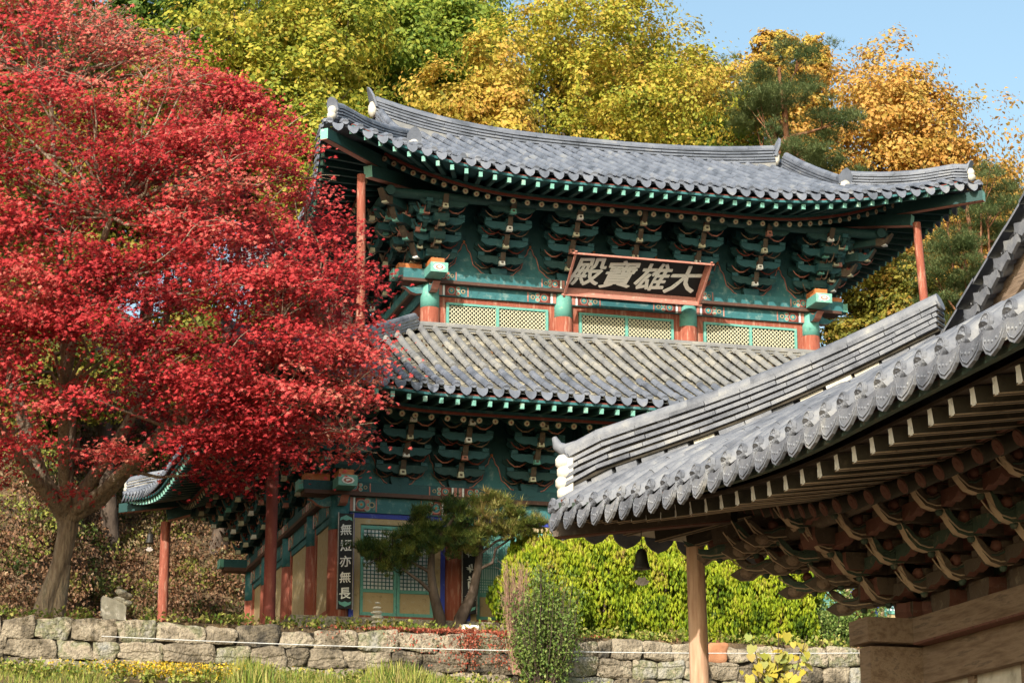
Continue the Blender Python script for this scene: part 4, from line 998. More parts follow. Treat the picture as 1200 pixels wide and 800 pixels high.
for i in range(5):      # too worn to read in the photograph: loose white brush strokes only
    mb = MB(); z = 1.93-.345*i
    for q in range(6):
        a = random.uniform(-.5, .5)+(0 if q % 2 else 1.4); l = random.uniform(.05, .10); cx, cz = 2.86+random.uniform(-.05, .05), z+random.uniform(-.09, .09)
        w_ = random.uniform(.012, .024); dx, dz = math.cos(a), math.sin(a)
        mb.extrude([(-l*dx, -l*dz), (-l*.3*dx+w_*dz, -l*.3*dz-w_*dx), (l*dx+w_*.6*dz, l*dz-w_*.6*dx), (l*.9*dx-w_*dz, l*.9*dz+w_*dx), (-l*.2*dx-w_*.7*dz, -l*.2*dz+w_*.7*dx)], (cx, -.318-.001*q, cz), (1, 0, 0), (0, 0, 1), (0, -1, 0), .004, 'white')
    bo_ = [o for o in bpy.data.objects if o.name.startswith('couplet_board')][-1]; mb.build('brush_mark', bo_)

# ================================================================== stone retaining wall
wall = empty('stone_wall', (3, -2.75, -1.6), 'long retaining wall of rough grey brown stone blocks below the temple terrace', 'stone wall')
def stone_block(mb, x0, x1, z0, z1, y, dep, mat):
    """roughly squared block: a gridded face, only its outermost rim rounded back"""
    us = [-1, -.95, -.84]+list(np.linspace(-.6, .6, max(3, int((x1-x0)/.14))))+[.84, .95, 1]; vs_ = [-1, -.88, -.6, -.2, .2, .6, .88, 1]
    n, m = len(us)-1, len(vs_)-1; vs = []; cx, cz = (x0+x1)/2, (z0+z1)/2; hx, hz = (x1-x0)/2, (z1-z0)/2
    ph = random.random()*9; k = [random.uniform(-.035, .035) for _ in range(8)]; tl_ = random.uniform(-.045, .045); tv = random.uniform(-.02, .03)
    for v in vs_:
        for u in us:
            ru = max(0, (abs(u)-.84)/.16); rv = max(0, (abs(v)-.6)/.4); e = ru**2+rv**3
            xx = cx+hx*u+k[0]*v+k[1]*v*u+.010*math.sin(ph+v*4); zz = cz+hz*v+k[2]*u+k[3]*u*v+.012*math.sin(ph*3+u*5)*abs(v)-np.sign(v)*.03*abs(u)**9
            yy = y+.025*math.sin(ph+u*2.6+v*1.6)+.016*math.sin(ph*2+u*6+v*4)+tl_*u+tv*v+random.uniform(-.010, .010)
            vs.append((xx, yy+.034*min(e, 1.6), zz))
    fs = [(j*(n+1)+i, j*(n+1)+i+1, (j+1)*(n+1)+i+1, (j+1)*(n+1)+i) for j in range(m) for i in range(n)]
    mb.add(vs, fs, mat, True)
    B = [(x0+.01, y+dep, z0+.01), (x1-.01, y+dep, z0+.01), (x1-.01, y+dep, z1-.01), (x0+.01, y+dep, z1-.01)]
    bt = [vs[i] for i in range(n+1)]; tp = [vs[m*(n+1)+i] for i in range(n+1)]
    lf = [vs[i*(n+1)] for i in range(m+1)]; rt = [vs[i*(n+1)+n] for i in range(m+1)]
    mb.add(tp+[B[2], B[3]], [tuple(range(n+3))], mat); mb.add(bt+[B[1], B[0]], [tuple(range(n+3))[::-1]], mat)
    mb.add(lf+[B[3], B[0]], [tuple(range(m+3))], mat); mb.add(rt+[B[2], B[1]], [tuple(range(m+3))[::-1]], mat)
mb = MB(); zs = [-2.15, -1.74, -1.35, -.96, -.57]
for r_ in range(4):
    x = -16+random.random()*.4
    while x < 26:
        w = random.uniform(.45, 1.2) if x < 4.6 else random.uniform(.3, .8)
        z0 = zs[r_]+random.uniform(-.015, .015); z1 = zs[r_+1]-.004+(random.uniform(-.07, .05) if r_ == 3 else 0)
        mb.cur = random.random()
        if x > 4.6 and r_ > 0 and random.random() < .25:
            zm = (z0+z1)/2+random.uniform(-.05, .05)
            stone_block(mb, x, x+w-.014, z0, zm-.006, -2.78, .45, 'stone'); mb.cur = random.random(); stone_block(mb, x, x+w-.014, zm, z1, -2.77, .45, 'stone')
        else: stone_block(mb, x, x+w-.014, z0, z1, -2.78+random.uniform(-.03, .03), .45, 'rust_stone' if (r_ == 3 and 6.9 < x < 7.6) else 'stone')
        x += w
mb.build('wall_stones', wall)
mb = MB(); mb.b2(-16, 26, -2.66, -2.35, -2.0, -.64, 'gap'); mb.build('wall_backing', wall)
mb = MB(); pts = []
for x in np.linspace(-5.3, 12.2, 30): t = (x+5.3)/17.5; pts.append((x, -3.12, -.92+.28*t*t-.24*t*(1-t)))
mb.tube(pts, .011, 'cable', 5)
tag(mb.build('cable'), 'thin pale cable strung along the front of the stone wall', 'cable')
# stele with stacked pebbles, cairn, white notice
def rock(mb, c, r, sq, mat='pebble'):
    vs = []; n = 8; p1, p2 = random.random()*6, random.random()*6
    for i in range(6):
        ph = math.pi*i/5
        for k in range(n):
            t = 2*math.pi*k/n; rr = r*(1+.15*math.sin(2*t+p1)+.1*math.sin(3*ph+p2+t))
            vs.append((c[0]+rr*sq[0]*math.sin(ph)*math.cos(t), c[1]+rr*sq[1]*math.sin(ph)*math.sin(t), c[2]+rr*sq[2]*math.cos(ph)))
    mb.add(vs, [(i*n+k, i*n+(k+1) % n, (i+1)*n+(k+1) % n, (i+1)*n+k) for i in range(5) for k in range(n)], mat)
st = MB(); st.extrude([(-.24, 0), (.25, 0), (.25, .30), (.20, .36), (.05, .42), (-.08, .46), (-.22, .50), (-.25, .46)], (-5.0, -2.2, -.50), (1, .05, 0), (0, 0, 1), (0, 1, 0), .16, 'pebble')
tag(st.build('stone_marker'), 'squat pale stone slab standing on the wall below the maple', 'stone')
cr = empty('stone_pile', (-4.76, -2.15, -.25), 'little pile of small stones balanced on the pale slab below the maple', 'stone pile', 'small stone piles on the wall')
for i, (x, z, r) in enumerate(((-4.88, -.05, .10), (-4.78, .02, .13), (-4.86, .10, .09), (-4.90, .18, .055), (-4.74, -.12, .10))):
    mb = MB(); rock(mb, (x, -2.2, z), r, (1.25, 1, .6), 'stone' if i % 2 else 'pebble'); mb.build('stone', cr)
cr = empty('stone_pile', (.42, -2.1, -.42), 'small stacked tower of pale stones beside the left door', 'stone pile', 'small stone piles on the wall')
for i, r in enumerate((.16, .135, .12, .10, .075, .05)):
    mb = MB(); rock(mb, (.42+random.uniform(-.02, .02), -2.1, -.40+.10*i), r, (1.1, 1, .42)); mb.build('stone', cr)
mb = MB(); mb.extrude([(-.17, 0), (.17, 0), (.19, .13), (-.15, .14)], (2.42, -2.0, -.40), (1, 0, 0), (0, .3, 1), (0, 1, 0), .12, 'white')
tag(mb.build('white_block'), 'small white block lying in front of the left door', 'block')

# ================================================================== plants
def blob_pts(n, c, r, shell=.55):
    v = rng.normal(0, 1, (n, 3)); v /= np.linalg.norm(v, axis=1)[:, None]
    q = shell+(1-shell)*rng.uniform(0, 1, n)**.6
    return np.asarray(c)+v*q[:, None]*np.asarray(r)
def crown_points(c, r, nb, ncl, nl, br=.34, cr=.30, lo=-1.0):
    """crown = big boughs > clumps > leaves; uneven outline"""
    c = np.array(c, float); r = np.array(r, float); B = []
    for _ in range(nb*3):
        v = rng.normal(0, 1, 3); v /= np.linalg.norm(v); q = rng.uniform(.35, .88)
        if v[2]*q < lo: continue
        B.append(c+v*q*r*rng.uniform(.85, 1.08))
        if len(B) >= nb: break
    P = []; Sh = []; Dn = []
    for b in B:
        s = rng.uniform(.7, 1.25)*br*r
        C = blob_pts(ncl, b, s, .6)
        for k in C:
            m = int(nl*rng.uniform(.5, 1.4)); cs = cr*np.mean(s)*rng.uniform(.7, 1.3)
            off = rng.normal(0, 1, (m, 3))*cs*np.array([.62, .62, .40])
            P.append(k+off); Sh.append(np.full(m, rng.uniform(-.22, .22)))
            bo = (k-b)/np.maximum(np.linalg.norm(k-b), .01)
            Dn.append(off/cs*.7+bo*.8+np.array([0, -.1, .35])+rng.normal(0, .38, (m, 3)))
    return np.concatenate(P), np.concatenate(Sh), B, np.concatenate(Dn)
def trunk_tree(parent, base, B, c, r0, mat, nlimb=8, bend=.4):
    mb = MB(); base = Vector(base); top = Vector(c)+Vector((0, 0, .1))
    tr = [base.lerp(top, t)+Vector((bend*math.sin(3*t+base.x), bend*.6*math.cos(2.3*t+base.y), 0))*min(1, t*3) for t in np.linspace(0, 1, 9)]
    mb.tube(tr, [r0*(1.25 if i == 0 else 1-.085*i) for i in range(9)], mat, 9)
    for b in B[:nlimb]:
        b = Vector(b); s = tr[random.choice((4, 5, 6, 7))]
        md = s.lerp(b, .5)+Vector((random.uniform(-.3, .3), random.uniform(-.3, .3), random.uniform(-.1, .35)))
        mb.tube([s, md, b], [r0*.42, r0*.26, r0*.08], mat, 6)
        for _ in range(3):
            e = b+Vector((random.uniform(-1, 1), random.uniform(-1, 1), random.uniform(-.2, .9)))*.7
            mb.tube([md.lerp(b, .6), e], [r0*.14, r0*.03], mat, 4)
    return mb.build('trunk', parent)
def leaf_tree(name, label, cat, c, r, mat, size, nb, ncl, nl, group, kind='fold', bark='bark_dark', r0=.28, cr=.30, br=.34, lo=-1, hue=0., mode='any'):
    x, y = c[0], c[1]; gzv = float(gz(x, y))
    t = empty(name, (x, y, gzv), label, cat, group)
    P, S, B, Z = crown_points(c, r, nb, ncl, nl, br, cr, lo)
    rv = np.clip(.5+S+hue+rng.normal(0, .16, len(P)), 0, 1)
    Z /= np.linalg.norm(Z, axis=1)[:, None]+1e-6
    X_ = np.cross(Z, rng.normal(0, 1, Z.shape)); X_ /= np.linalg.norm(X_, axis=1)[:, None]+1e-6
    leaves('crown', P, size*.84, kind, mat, t, mode, rv, .5, Rm=np.stack([X_, np.cross(Z, X_), Z], 2))
    trunk_tree(t, (x+random.uniform(-.4, .4), y, gzv-.2), B, (c[0], c[1], c[2]+r[2]*.15), r0, bark)
    return t
BG = 'autumn trees on the hillside behind the temple'
TREES = [
 ('broadleaf_tree', 'dull olive tree rising behind the top left of the red maple', 'olive', (-5.4, 26, 21.4), 3.1, 'fold', .20, 0),
 ('broadleaf_tree', 'dark green tree between the maple top and the yellow green tree', 'green', (-.7, 30, 24.0), 3.2, 'fold', .20, -.22),
 ('broadleaf_tree', 'broad yellow green tree above the left end of the temple roof', 'yellowgreen', (2.2, 24, 20.9), 3.9, 'fold', .20, .08),
 ('broadleaf_tree', 'fresh green tree above the left part of the temple ridge', 'green', (8.2, 27, 23.9), 3.5, 'fold', .20, .15),
 ('broadleaf_tree', 'low golden tree close above the temple ridge', 'gold', (8.6, 20, 18.5), 2.3, 'fold', .17, 0),
 ('broadleaf_tree', 'tall yellow and green tree behind the middle of the temple roof', 'yellowgreen', (13.4, 23, 22.0), 4.1, 'fold', .16, .2),
 ('broadleaf_tree', 'small golden tree left of the dark pine', 'gold', (18.4, 27, 21.8), 3.1, 'fold', .19, 0),
 ('broadleaf_tree', 'thin golden treetop peeping over the dark pine', 'gold', (23.8, 30, 25.6), 1.9, 'fold', .19, .1),
 ('broadleaf_tree', 'large round orange oak standing highest against the sky', 'orangeleaf', (26.5, 28, 21.6), 4.3, 'fold', .19, 0),
 ('broadleaf_tree', 'orange tree at the right edge against the sky', 'orangeleaf', (31.4, 30, 19.6), 2.9, 'fold', .19, -.05),
 ('broadleaf_tree', 'olive and yellow tree seen under the right end of the upper eave', 'olive', (23.4, 22, 13.6), 2.7, 'fold', .17, .1),
 ('broadleaf_tree', 'yellow tree low behind the left end of the upper roof', 'yellowgreen', (4.2, 19, 16.2), 2.6, 'fold', .17, .0),
 ('broadleaf_tree', 'olive tree behind the middle of the red maple', 'olive', (-2.8, 20, 16.6), 2.9, 'fold', .18, 0),
 ('broadleaf_tree', 'dark olive tree behind the left side of the red maple', 'olive', (-6.8, 21, 13.2), 3.3, 'fold', .18, -.1),
 ('broadleaf_tree', 'green tree behind the right of the temple between orange and olive crowns', 'green', (18.6, 24, 17.6), 3.0, 'fold', .18, 0),
 ('broadleaf_tree', 'yellow green tree behind the left of the temple roof ridge', 'yellowgreen', (5.4, 29, 18.5), 3.6, 'fold', .2, -.1),
 ('broadleaf_tree', 'olive brown tree low behind the left edge of the maple', 'olive', (-9.5, 24, 16.5), 3.6, 'fold', .2, -.1),
 ('broadleaf_tree', 'tall green tree far behind the maple top at the upper left corner', 'green', (-8.5, 30, 23.5), 3.8, 'fold', .2, -.2),
 ('broadleaf_tree', 'yellow olive tree filling the gap behind the upper right of the maple', 'yellowgreen', (-.4, 24, 18.6), 3.2, 'fold', .19, -.15),
 ('broadleaf_tree', 'olive tree standing behind the stone marker and maple trunk', 'olive', (-5.8, 19, 10.2), 3.0, 'fold', .17, -.05),
 ('broadleaf_tree', 'yellow green tree high behind the middle of the ridge', 'yellowgreen', (9.6, 33, 27.6), 3.2, 'fold', .2, .05),
 ('broadleaf_tree', 'gold green tree low behind the pine right of the ridge centre', 'gold', (17.2, 27, 19.0), 3.0, 'fold', .19, -.15),
 ('broadleaf_tree', 'orange tree low behind the right end of the upper roof', 'orangeleaf', (28.8, 27, 17.8), 3.6, 'fold', .19, -.1),
 ('broadleaf_tree', 'pale yellow green treetop highest behind the left of the ridge', 'yellowgreen', (5.6, 31, 27.0), 3.4, 'fold', .17, .15),
 ('broadleaf_tree', 'golden tree between the tall yellow tree and the dark pine', 'gold', (16.4, 29, 24.2), 2.3, 'fold', .17, .1),
 ('broadleaf_tree', 'green tree beyond the left lower eave corner', 'olive', (.5, 21, 11.5), 2.6, 'fold', .17, .0),
 ('broadleaf_tree', 'dark green tree low behind the centre of the ridge', 'olive', (11.5, 26, 17.5), 3.6, 'fold', .2, -.15),
]
for nm, lab, mt, c, r, kd, sz, hue in TREES:
    r *= 1.16; n = r/3.0
    leaf_tree(nm, lab, 'tree', c, (r, r*.85, r*1.12), mt, sz, int(18*n)+(22 if mt == 'orangeleaf' else 8), 24, int(62), BG, kd, hue=hue, cr=.30)
for lab, c, r, hue in (('dark green pine standing above the right half of the temple roof', (19.8, 21, 19.6), 2.9, .2),
                       ('pine with a reddish trunk between the temple and the near roof', (25.9, 20, 15.6), 2.7, .15),
                       ('small dark pine top showing over the red maple', (-3.9, 22, 20.1), 1.8, -.05)):
    x, y = c[0], c[1]; g0 = float(gz(x, y)); t = empty('pine_tree', (x, y, g0), lab, 'pine', 'pines on the hillside')
    Ps, Ss, Bs = [], [], []
    for i in range(int(40*r/2.2)):
        h = rng.uniform(-1, 1); rad = r*(1-.5*(h+1)/2)*math.sqrt(rng.uniform(.15, 1)); a = rng.uniform(0, 6.28)
        b = np.array([x+rad*math.cos(a), y+rad*math.sin(a), c[2]+h*r*1.15]); Bs.append(b)
        for _ in range(7):
            k = b+rng.normal(0, 1, 3)*np.array([.36, .36, .12])*r/2.2; m = 34
            Ps.append(k+rng.normal(0, 1, (m, 3))*np.array([.20, .20, .09])); Ss.append(np.full(m, rng.uniform(-.25, .25)))
    P = np.concatenate(Ps); S = np.concatenate(Ss)
    leaves('crown', P, .20, 'needle', 'needle', t, 'up', .55+hue+S+rng.normal(0, .12, len(P)))
    trunk_tree(t, (x, y, g0-.2), [Vector(b) for b in Bs], (x, y, c[2]+r), .20, 'bark_pine', 16, .55)

# ---- red maple
mp = empty('maple_tree', (-6.1, -.9, -.5), 'big red maple with spreading pale limbs on the terrace at the left', 'maple')
OUT = [(-9.6, 12.3), (-8.2, 12.6), (-7.02, 12.24), (-5.87, 11.53), (-4.89, 10.99), (-4.28, 11.06), (-3.65, 10.38), (-2.75, 9.91), (-1.94, 9.25), (-1.44, 8.46), (-1.06, 7.54), (-.66, 6.9), (-.45, 5.83), (-.3, 4.77), (-.3, 3.88), (-.4, 2.99), (-.8, 2.26), (-2.01, 1.67), (-2.77, 1.46), (-3.62, 1.84), (-3.9, 1.7), (-4.6, 1.75), (-5.04, 1.9), (-5.58, 1.32), (-6.48, 1.44), (-7.46, 1.64), (-8.74, 1.62), (-10.6, 2.4), (-11.5, 5.5), (-11.2, 9.5)]
def inside(x, z):
    r = False; n = len(OUT)
    for i in range(n):
        (x0, z0), (x1, z1) = OUT[i], OUT[i-1]
        if (z0 > z) != (z1 > z) and x < (x1-x0)*(z-z0)/(z1-z0)+x0: r = not r
    return r
def edge_d(x, z):
    d = 9
    for i in range(len(OUT)):
        (x0, z0), (x1, z1) = OUT[i], OUT[i-1]; dx, dz = x1-x0, z1-z0
        t = max(0, min(1, ((x-x0)*dx+(z-z0)*dz)/(dx*dx+dz*dz))); d = min(d, math.hypot(x-x0-t*dx, z-z0-t*dz))
    return d
Ps, Ss, pads = [], [], []
tries = 0
while len(pads) < 900 and tries < 20000:
    tries += 1
    x, z = rng.uniform(-11.5, .3), rng.uniform(1.3, 12.6)
    if not inside(x, z): continue
    e = edge_d(x, z)
    if e < .22: continue
    if -7.3 < x < -4.2 and z < 3.5 and rng.uniform() < .72: continue
    dep = 3.6*math.sqrt(1-max(0, 1-e/4.2)**2)
    y = -4.2+dep*rng.uniform(-1, 1) if rng.uniform() < .45 else -4.2-dep*rng.uniform(.6, 1)
    if x > -3.3 and z < 6.5 and y > -3.4: y = -3.5-rng.uniform(0, 1.8)
    thin = .45 if ((z > 8.8 and x < -4.2) or math.sin(x*1.9+z*1.3)+math.sin(z*2.3-x) > 1.15) else 1
    pads.append((x, y, z, thin))
for (x, y, z, thin) in pads:
    pr = rng.uniform(.34, .80); hue = rng.uniform(-.22, .22)-.08+.16*math.sin(x*1.1+z*.8)+.10*math.sin(z*1.7-x*.6)
    if z > 8.6: hue += .18
    if x > -1.8 and z < 7.5: hue += .12
    n = int(rng.uniform(110, 235)*pr*pr/.36*thin)
    v = rng.normal(0, 1, (n, 3)); rad = np.hypot(v[:, 0], v[:, 1])
    q = np.stack([v[:, 0]*pr*.52, v[:, 1]*pr*.52, v[:, 2]*pr*.17-.10*pr*rad**1.5], 1)
    Ps.append(np.array([x, y, z])+q); Ss.append(np.full(n, hue))
P = np.concatenate(Ps); S = np.concatenate(Ss)
leaves('crown', P, .094, 'star', 'maple', mp, 'sunward', .46+S+rng.normal(0, .14, len(P)), .3)
mb = MB()
def limb(pts, r): mb.tube(pts, r, 'bark_maple', 12); return pts
A0 = (-6.15, -.9, -.7)
limb([(-6.42, -.9, -.75), (-6.32, -.9, -.45), (-6.2, -.95, .1), (-5.98, -1.0, .8), (-5.88, -1.05, 1.45), (-5.92, -1.1, 1.9)], [.40, .26, .20, .185, .20, .22])
limb([(-6.05, -.9, -.75), (-6.0, -.92, -.1), (-5.9, -1.0, .8)], [.24, .19, .14])
FK = Vector((-5.92, -1.1, 1.75)); LB = []
for tips, r in (([(-6.5, -1.4, 2.5), (-6.85, -1.9, 3.3), (-7.4, -2.6, 4.6), (-8.2, -3.2, 6.2), (-8.8, -3.6, 8.2)], .2),
                ([(-6.0, -1.4, 2.7), (-5.98, -1.7, 3.7), (-6.3, -2.6, 5.4), (-6.6, -3.6, 7.4), (-6.9, -4.1, 9.8)], .17),
                ([(-5.5, -1.5, 2.45), (-5.1, -1.9, 3.1), (-4.6, -2.4, 4.1), (-4.3, -3.4, 5.6), (-4.5, -4.2, 7.6)], .17),
                ([(-5.3, -1.4, 2.1), (-4.8, -1.9, 2.65), (-4.1, -2.8, 3.5), (-3.0, -4.0, 4.4), (-1.6, -4.8, 5.2)], .20),
                ([(-5.3, -1.9, 2.2), (-4.6, -2.9, 2.9), (-3.8, -4.0, 3.2), (-2.4, -5.0, 3.4), (-1.0, -5.2, 3.6)], .13),
                ([(-6.1, -2.0, 2.6), (-6.3, -3.6, 3.8), (-6.2, -5.2, 5.2), (-5.8, -6.4, 6.6)], .14),
                ([(-6.6, -1.9, 2.3), (-7.5, -3.0, 3.2), (-8.8, -4.2, 4.2), (-10.0, -4.6, 5.0)], .14)):
    pts = [FK]+[Vector(p) for p in tips]; limb(pts, [r*(1-.15*i) for i in range(len(pts))]); LB.append(pts)
nodes = [p for l in LB for p in l[2:]]
for (x, y, z, thin) in pads[::3]:
    p = Vector((x, y, z)); b = min(nodes, key=lambda q: (q-p).length+(2 if q.z > p.z+.3 else 0))
    if (b-p).length > 4.5: continue
    m1 = b.lerp(p, .4)+Vector((random.uniform(-.3, .3), random.uniform(-.3, .3), random.uniform(-.2, .3)))
    mb.tube([b, m1, b.lerp(p, .75)+Vector((0, 0, -.1)), p], [.045, .032, .02, .008], 'bark_maple', 5, False)
    for _ in range(2 if thin == 1 else 8):
        e = p+Vector((random.uniform(-.6, .6), random.uniform(-.6, .6), random.uniform(-.1, .45)))
        mb.tube([p, p.lerp(e, .5)+Vector((0, 0, .05)), e], [.012, .009, .004], 'bark_maple', 4, False)
mb.build('trunk', mp)

# ---- garden pine in front of the doors
gp = empty('garden_pine', (2.3, -1.35, -.5), 'small crooked garden pine with two dark trunks in front of the doors', 'pine')
mb = MB(); D = 'bark_dark'
mb.tube([(1.98, -1.3, -.55), (1.95, -1.3, -.05), (1.80, -1.35, .45), (1.72, -1.4, .95), (1.72, -1.5, 1.35), (1.95, -1.6, 1.75), (2.2, -1.6, 2.1)], [.15, .13, .105, .085, .07, .055, .035], D, 8)
mb.tube([(2.30, -1.3, -.55), (2.40, -1.3, -.05), (2.66, -1.35, .5), (2.75, -1.4, 1.0), (2.80, -1.4, 1.45), (2.7, -1.5, 1.9), (2.9, -1.5, 2.2)], [.15, .14, .11, .09, .075, .055, .035], D, 8)
mb.tube([(1.80, -1.35, .45), (1.45, -1.5, .70), (1.05, -1.6, .92), (.6, -1.7, 1.05)], [.045, .038, .028, .015], D, 6)
mb.tube([(1.72, -1.4, .9), (1.35, -1.5, 1.05), (.9, -1.6, 1.25), (.4, -1.7, 1.4)], [.04, .03, .022, .012], D, 6)
mb.tube([(2.75, -1.4, 1.0), (3.05, -1.5, 1.15), (3.12, -1.5, 1.45), (3.4, -1.5, 1.65), (3.7, -1.5, 1.9)], [.04, .035, .03, .022, .012], D, 6)
mb.tube([(2.75, -1.4, 1.3), (3.1, -1.6, 1.6), (3.5, -1.7, 1.75), (3.9, -1.7, 1.95)], [.03, .025, .02, .012], D, 6)
PD = [(.55, 1.15, .34), (.85, 1.35, .36), (1.15, 1.2, .36), (1.4, 1.45, .34), (.35, 1.35, .26), (1.6, 1.75, .32), (1.45, 2.05, .26), (2.0, 1.75, .36), (2.3, 1.55, .34), (2.35, 2.0, .38), (2.7, 1.75, .38), (2.75, 2.3, .36), (3.0, 2.0, .38), (3.3, 1.8, .34), (3.4, 2.25, .30), (3.65, 1.95, .34), (3.9, 2.0, .28), (3.0, 2.5, .24), (2.55, 1.5, .3), (1.85, 1.5, .3), (2.15, 2.25, .26), (1.2, 1.6, .28), (.75, 1.0, .26)]
Ps, Ss = [], []
for x, z, r in PD:
    for _ in range(26):
        k = np.array([x, -1.55, z])+rng.normal(0, 1, 3)*np.array([r*.55, r*.6, r*.34]); m = 9
        Ps.append(k+rng.normal(0, 1, (m, 3))*.045); Ss.append(np.full(m, rng.uniform(-.3, .3)+(.22 if x > 2.5 else -.08)))
        mb.tube([(x, -1.55, z-.05), tuple(k)], [.012, .005], D, 4, False)
mb.build('trunk', gp)
P = np.concatenate(Ps); S = np.concatenate(Ss)
leaves('crown', P, .165, 'needle', 'needle_garden', gp, 'up', .45+S+rng.normal(0, .12, len(P)))

# ---- golden evergreen hedge shrubs
HG = 'golden evergreen shrubs along the top of the wall'
for i, (x, y, rx, ry, h, lab) in enumerate(((4.30, -1.25, .98, .85, 2.35, 'yellow green evergreen shrub at the left end of the row next to the garden pine'), (5.55, -1.0, .98, .95, 2.72, 'bright yellow green evergreen shrub behind the near roof tip, second in the row'), (6.9, -.95, .95, .95, 2.55, 'bright yellow green evergreen shrub behind the wind bell'), (8.15, -.95, .9, .95, 2.7, 'bright yellow green evergreen shrub just right of the pale wooden post'), (9.55, -1.0, 1.05, .85, 2.65, 'bright green evergreen shrub at the right end of the row'))):
    t = empty('evergreen_shrub', (x, y, -.5), lab, 'shrub', HG); n = 12500
    v = rng.normal(0, 1, (n, 3)); v /= np.linalg.norm(v, axis=1)[:, None]; q = .70+.30*rng.uniform(0, 1, n)**.5
    v = np.sign(v)*np.abs(v)**.88
    zc = h*.5-.35; th = np.arctan2(v[:, 1], v[:, 0])
    bump = 1+.10*np.sin(v[:, 0]*5+i*2)*np.cos(v[:, 2]*4+i)+.09*np.sin(v[:, 2]*7+th*3+i*2)+.05*np.sin(th*9+v[:, 2]*5+i)
    P = np.stack([x+v[:, 0]*rx*q*bump*1.08, y+v[:, 1]*ry*q*bump, -.35+zc+v[:, 2]*(h*.53)*q*bump], 1)
    P = P[P[:, 2] > -.42]; n = len(P)
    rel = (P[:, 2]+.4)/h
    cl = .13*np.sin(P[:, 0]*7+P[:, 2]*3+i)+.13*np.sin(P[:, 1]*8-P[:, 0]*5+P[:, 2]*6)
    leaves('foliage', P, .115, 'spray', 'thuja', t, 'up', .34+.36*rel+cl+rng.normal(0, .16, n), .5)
    mb = MB()
    for k in range(6): mb.tube([(x+.1*math.cos(k), y+.1*math.sin(k), -.5), (x+rx*.5*math.cos(k), y+ry*.5*math.sin(k), h*.45)], [.05, .02], 'bark_dark', 6)
    mb.build('stem', t)
# small green shrub right of the hedge
t = empty('small_shrub', (10.9, -1.35, -.5), 'small loose green shrub under the carved brackets', 'shrub')
P = np.concatenate([blob_pts(2600, (10.9, -1.3, .0), (.65, .5, .55), .3), blob_pts(4200, (11.5, -1.2, .6), (.85, .55, 1.35), .3), blob_pts(1800, (10.4, -1.0, .5), (.5, .5, .8), .3)]); leaves('foliage', P, .075, 'fold', 'bush', t, 'any', .6+rng.normal(0, .2, len(P)))
mb = MB(); [mb.tube([(10.9, -1.35, -.5), (10.8+.5*math.cos(k), -1.3+.4*math.sin(k), .3)], [.02, .008], D, 5) for k in range(7)]; mb.build('stem', t)
# ---- bush in front of the wall
bu = empty('green_bush', (3.6, -3.5, -1.6), 'tall loose green bush growing in front of the stone wall', 'bush')
Ps, mb = [], MB()
for k in range(120):
    a = random.uniform(-1, 1); b = random.uniform(-1, 1); h = random.uniform(1.2, 2.75)*(1-.35*abs(a)); top = Vector((3.68+a*.72, -3.5+b*.5, -1.6+h)); bs = Vector((3.6+a*.2, -3.5+b*.15, -1.7))
    md = bs.lerp(top, .5)+Vector((a*.12, b*.1, 0)); mb.tube([bs, md, top], [.015, .011, .004], 'bark_dark', 4, False)
    for j in range(70):
        t_ = random.uniform(.15, 1.0); p = (bs.lerp(md, t_*2) if t_ < .5 else md.lerp(top, t_*2-1))
        Ps.append((p.x+random.gauss(0, .10), p.y+random.gauss(0, .10), p.z+random.gauss(0, .07)))
mb.build('stem', bu); leaves('foliage', np.array(Ps), .068, 'fold', 'bush', bu, 'any', .62+rng.normal(0, .22, len(Ps)))
tw = MB()
for k in range(150):
    a = random.uniform(-1, 1); bs = Vector((3.15+a*.12, -3.15, -1.4)); top = Vector((3.12+a*.30, -3.1+random.uniform(-.15, .15), random.uniform(.0, .95)))
    md = bs.lerp(top, .6)+Vector((random.gauss(0, .05), 0, 0)); tw.tube([bs, md, top], [.008, .006, .003], 'twig', 3, False)
    for _ in range(3): q = md.lerp(top, random.random()); tw.tube([q, q+Vector((random.gauss(0, .12), random.gauss(0, .08), random.uniform(.05, .2)))], [.004, .002], 'twig', 3, False)
tag(tw.build('dry_shrub'), 'upright dead pinkish brown shrub beside the green bush', 'dry shrub')
# ---- big yellow leaved plant
yl = empty('yellow_leaf_plant', (8.0, -5.0, -3.0), 'plant with large heart shaped yellow leaves in front of the wall', 'plant')
mb = MB(); Ps = []; g0 = float(gz(8, -5))
for k in range(11):
    a = random.uniform(-.65, .7); top = Vector((7.95+a, -5+random.uniform(-.3, .3), random.uniform(-1.4, -.55)+.1*(1-abs(a)))); bs = Vector((8+a*.3, -5, g0-.05))
    md = bs.lerp(top, .55)+Vector((0, 0, .1)); mb.tube([bs, md, top], [.018, .013, .006], 'bark_dark', 5)
    for j in range(11):
        q = md.lerp(top, random.uniform(-.6, 1)); Ps.append((q.x+random.gauss(0, .14), q.y+random.gauss(0, .12), q.z+random.gauss(0, .10)))
mb.build('stem', yl); n = len(Ps); z = np.stack([rng.normal(0, .45, n)-.15, rng.normal(-.8, .3, n), rng.normal(.6, .3, n)], 1); z /= np.linalg.norm(z, axis=1)[:, None]
x_ = np.cross(z, np.array([0, 0, 1.])+rng.normal(0, .3, (n, 3))); x_ /= np.linalg.norm(x_, axis=1)[:, None]; y_ = np.cross(z, x_)
leaves('foliage', np.array(Ps), .185, 'heart', 'bigleaf', yl, Rm=np.stack([x_, y_, z], 2), jit=.4)
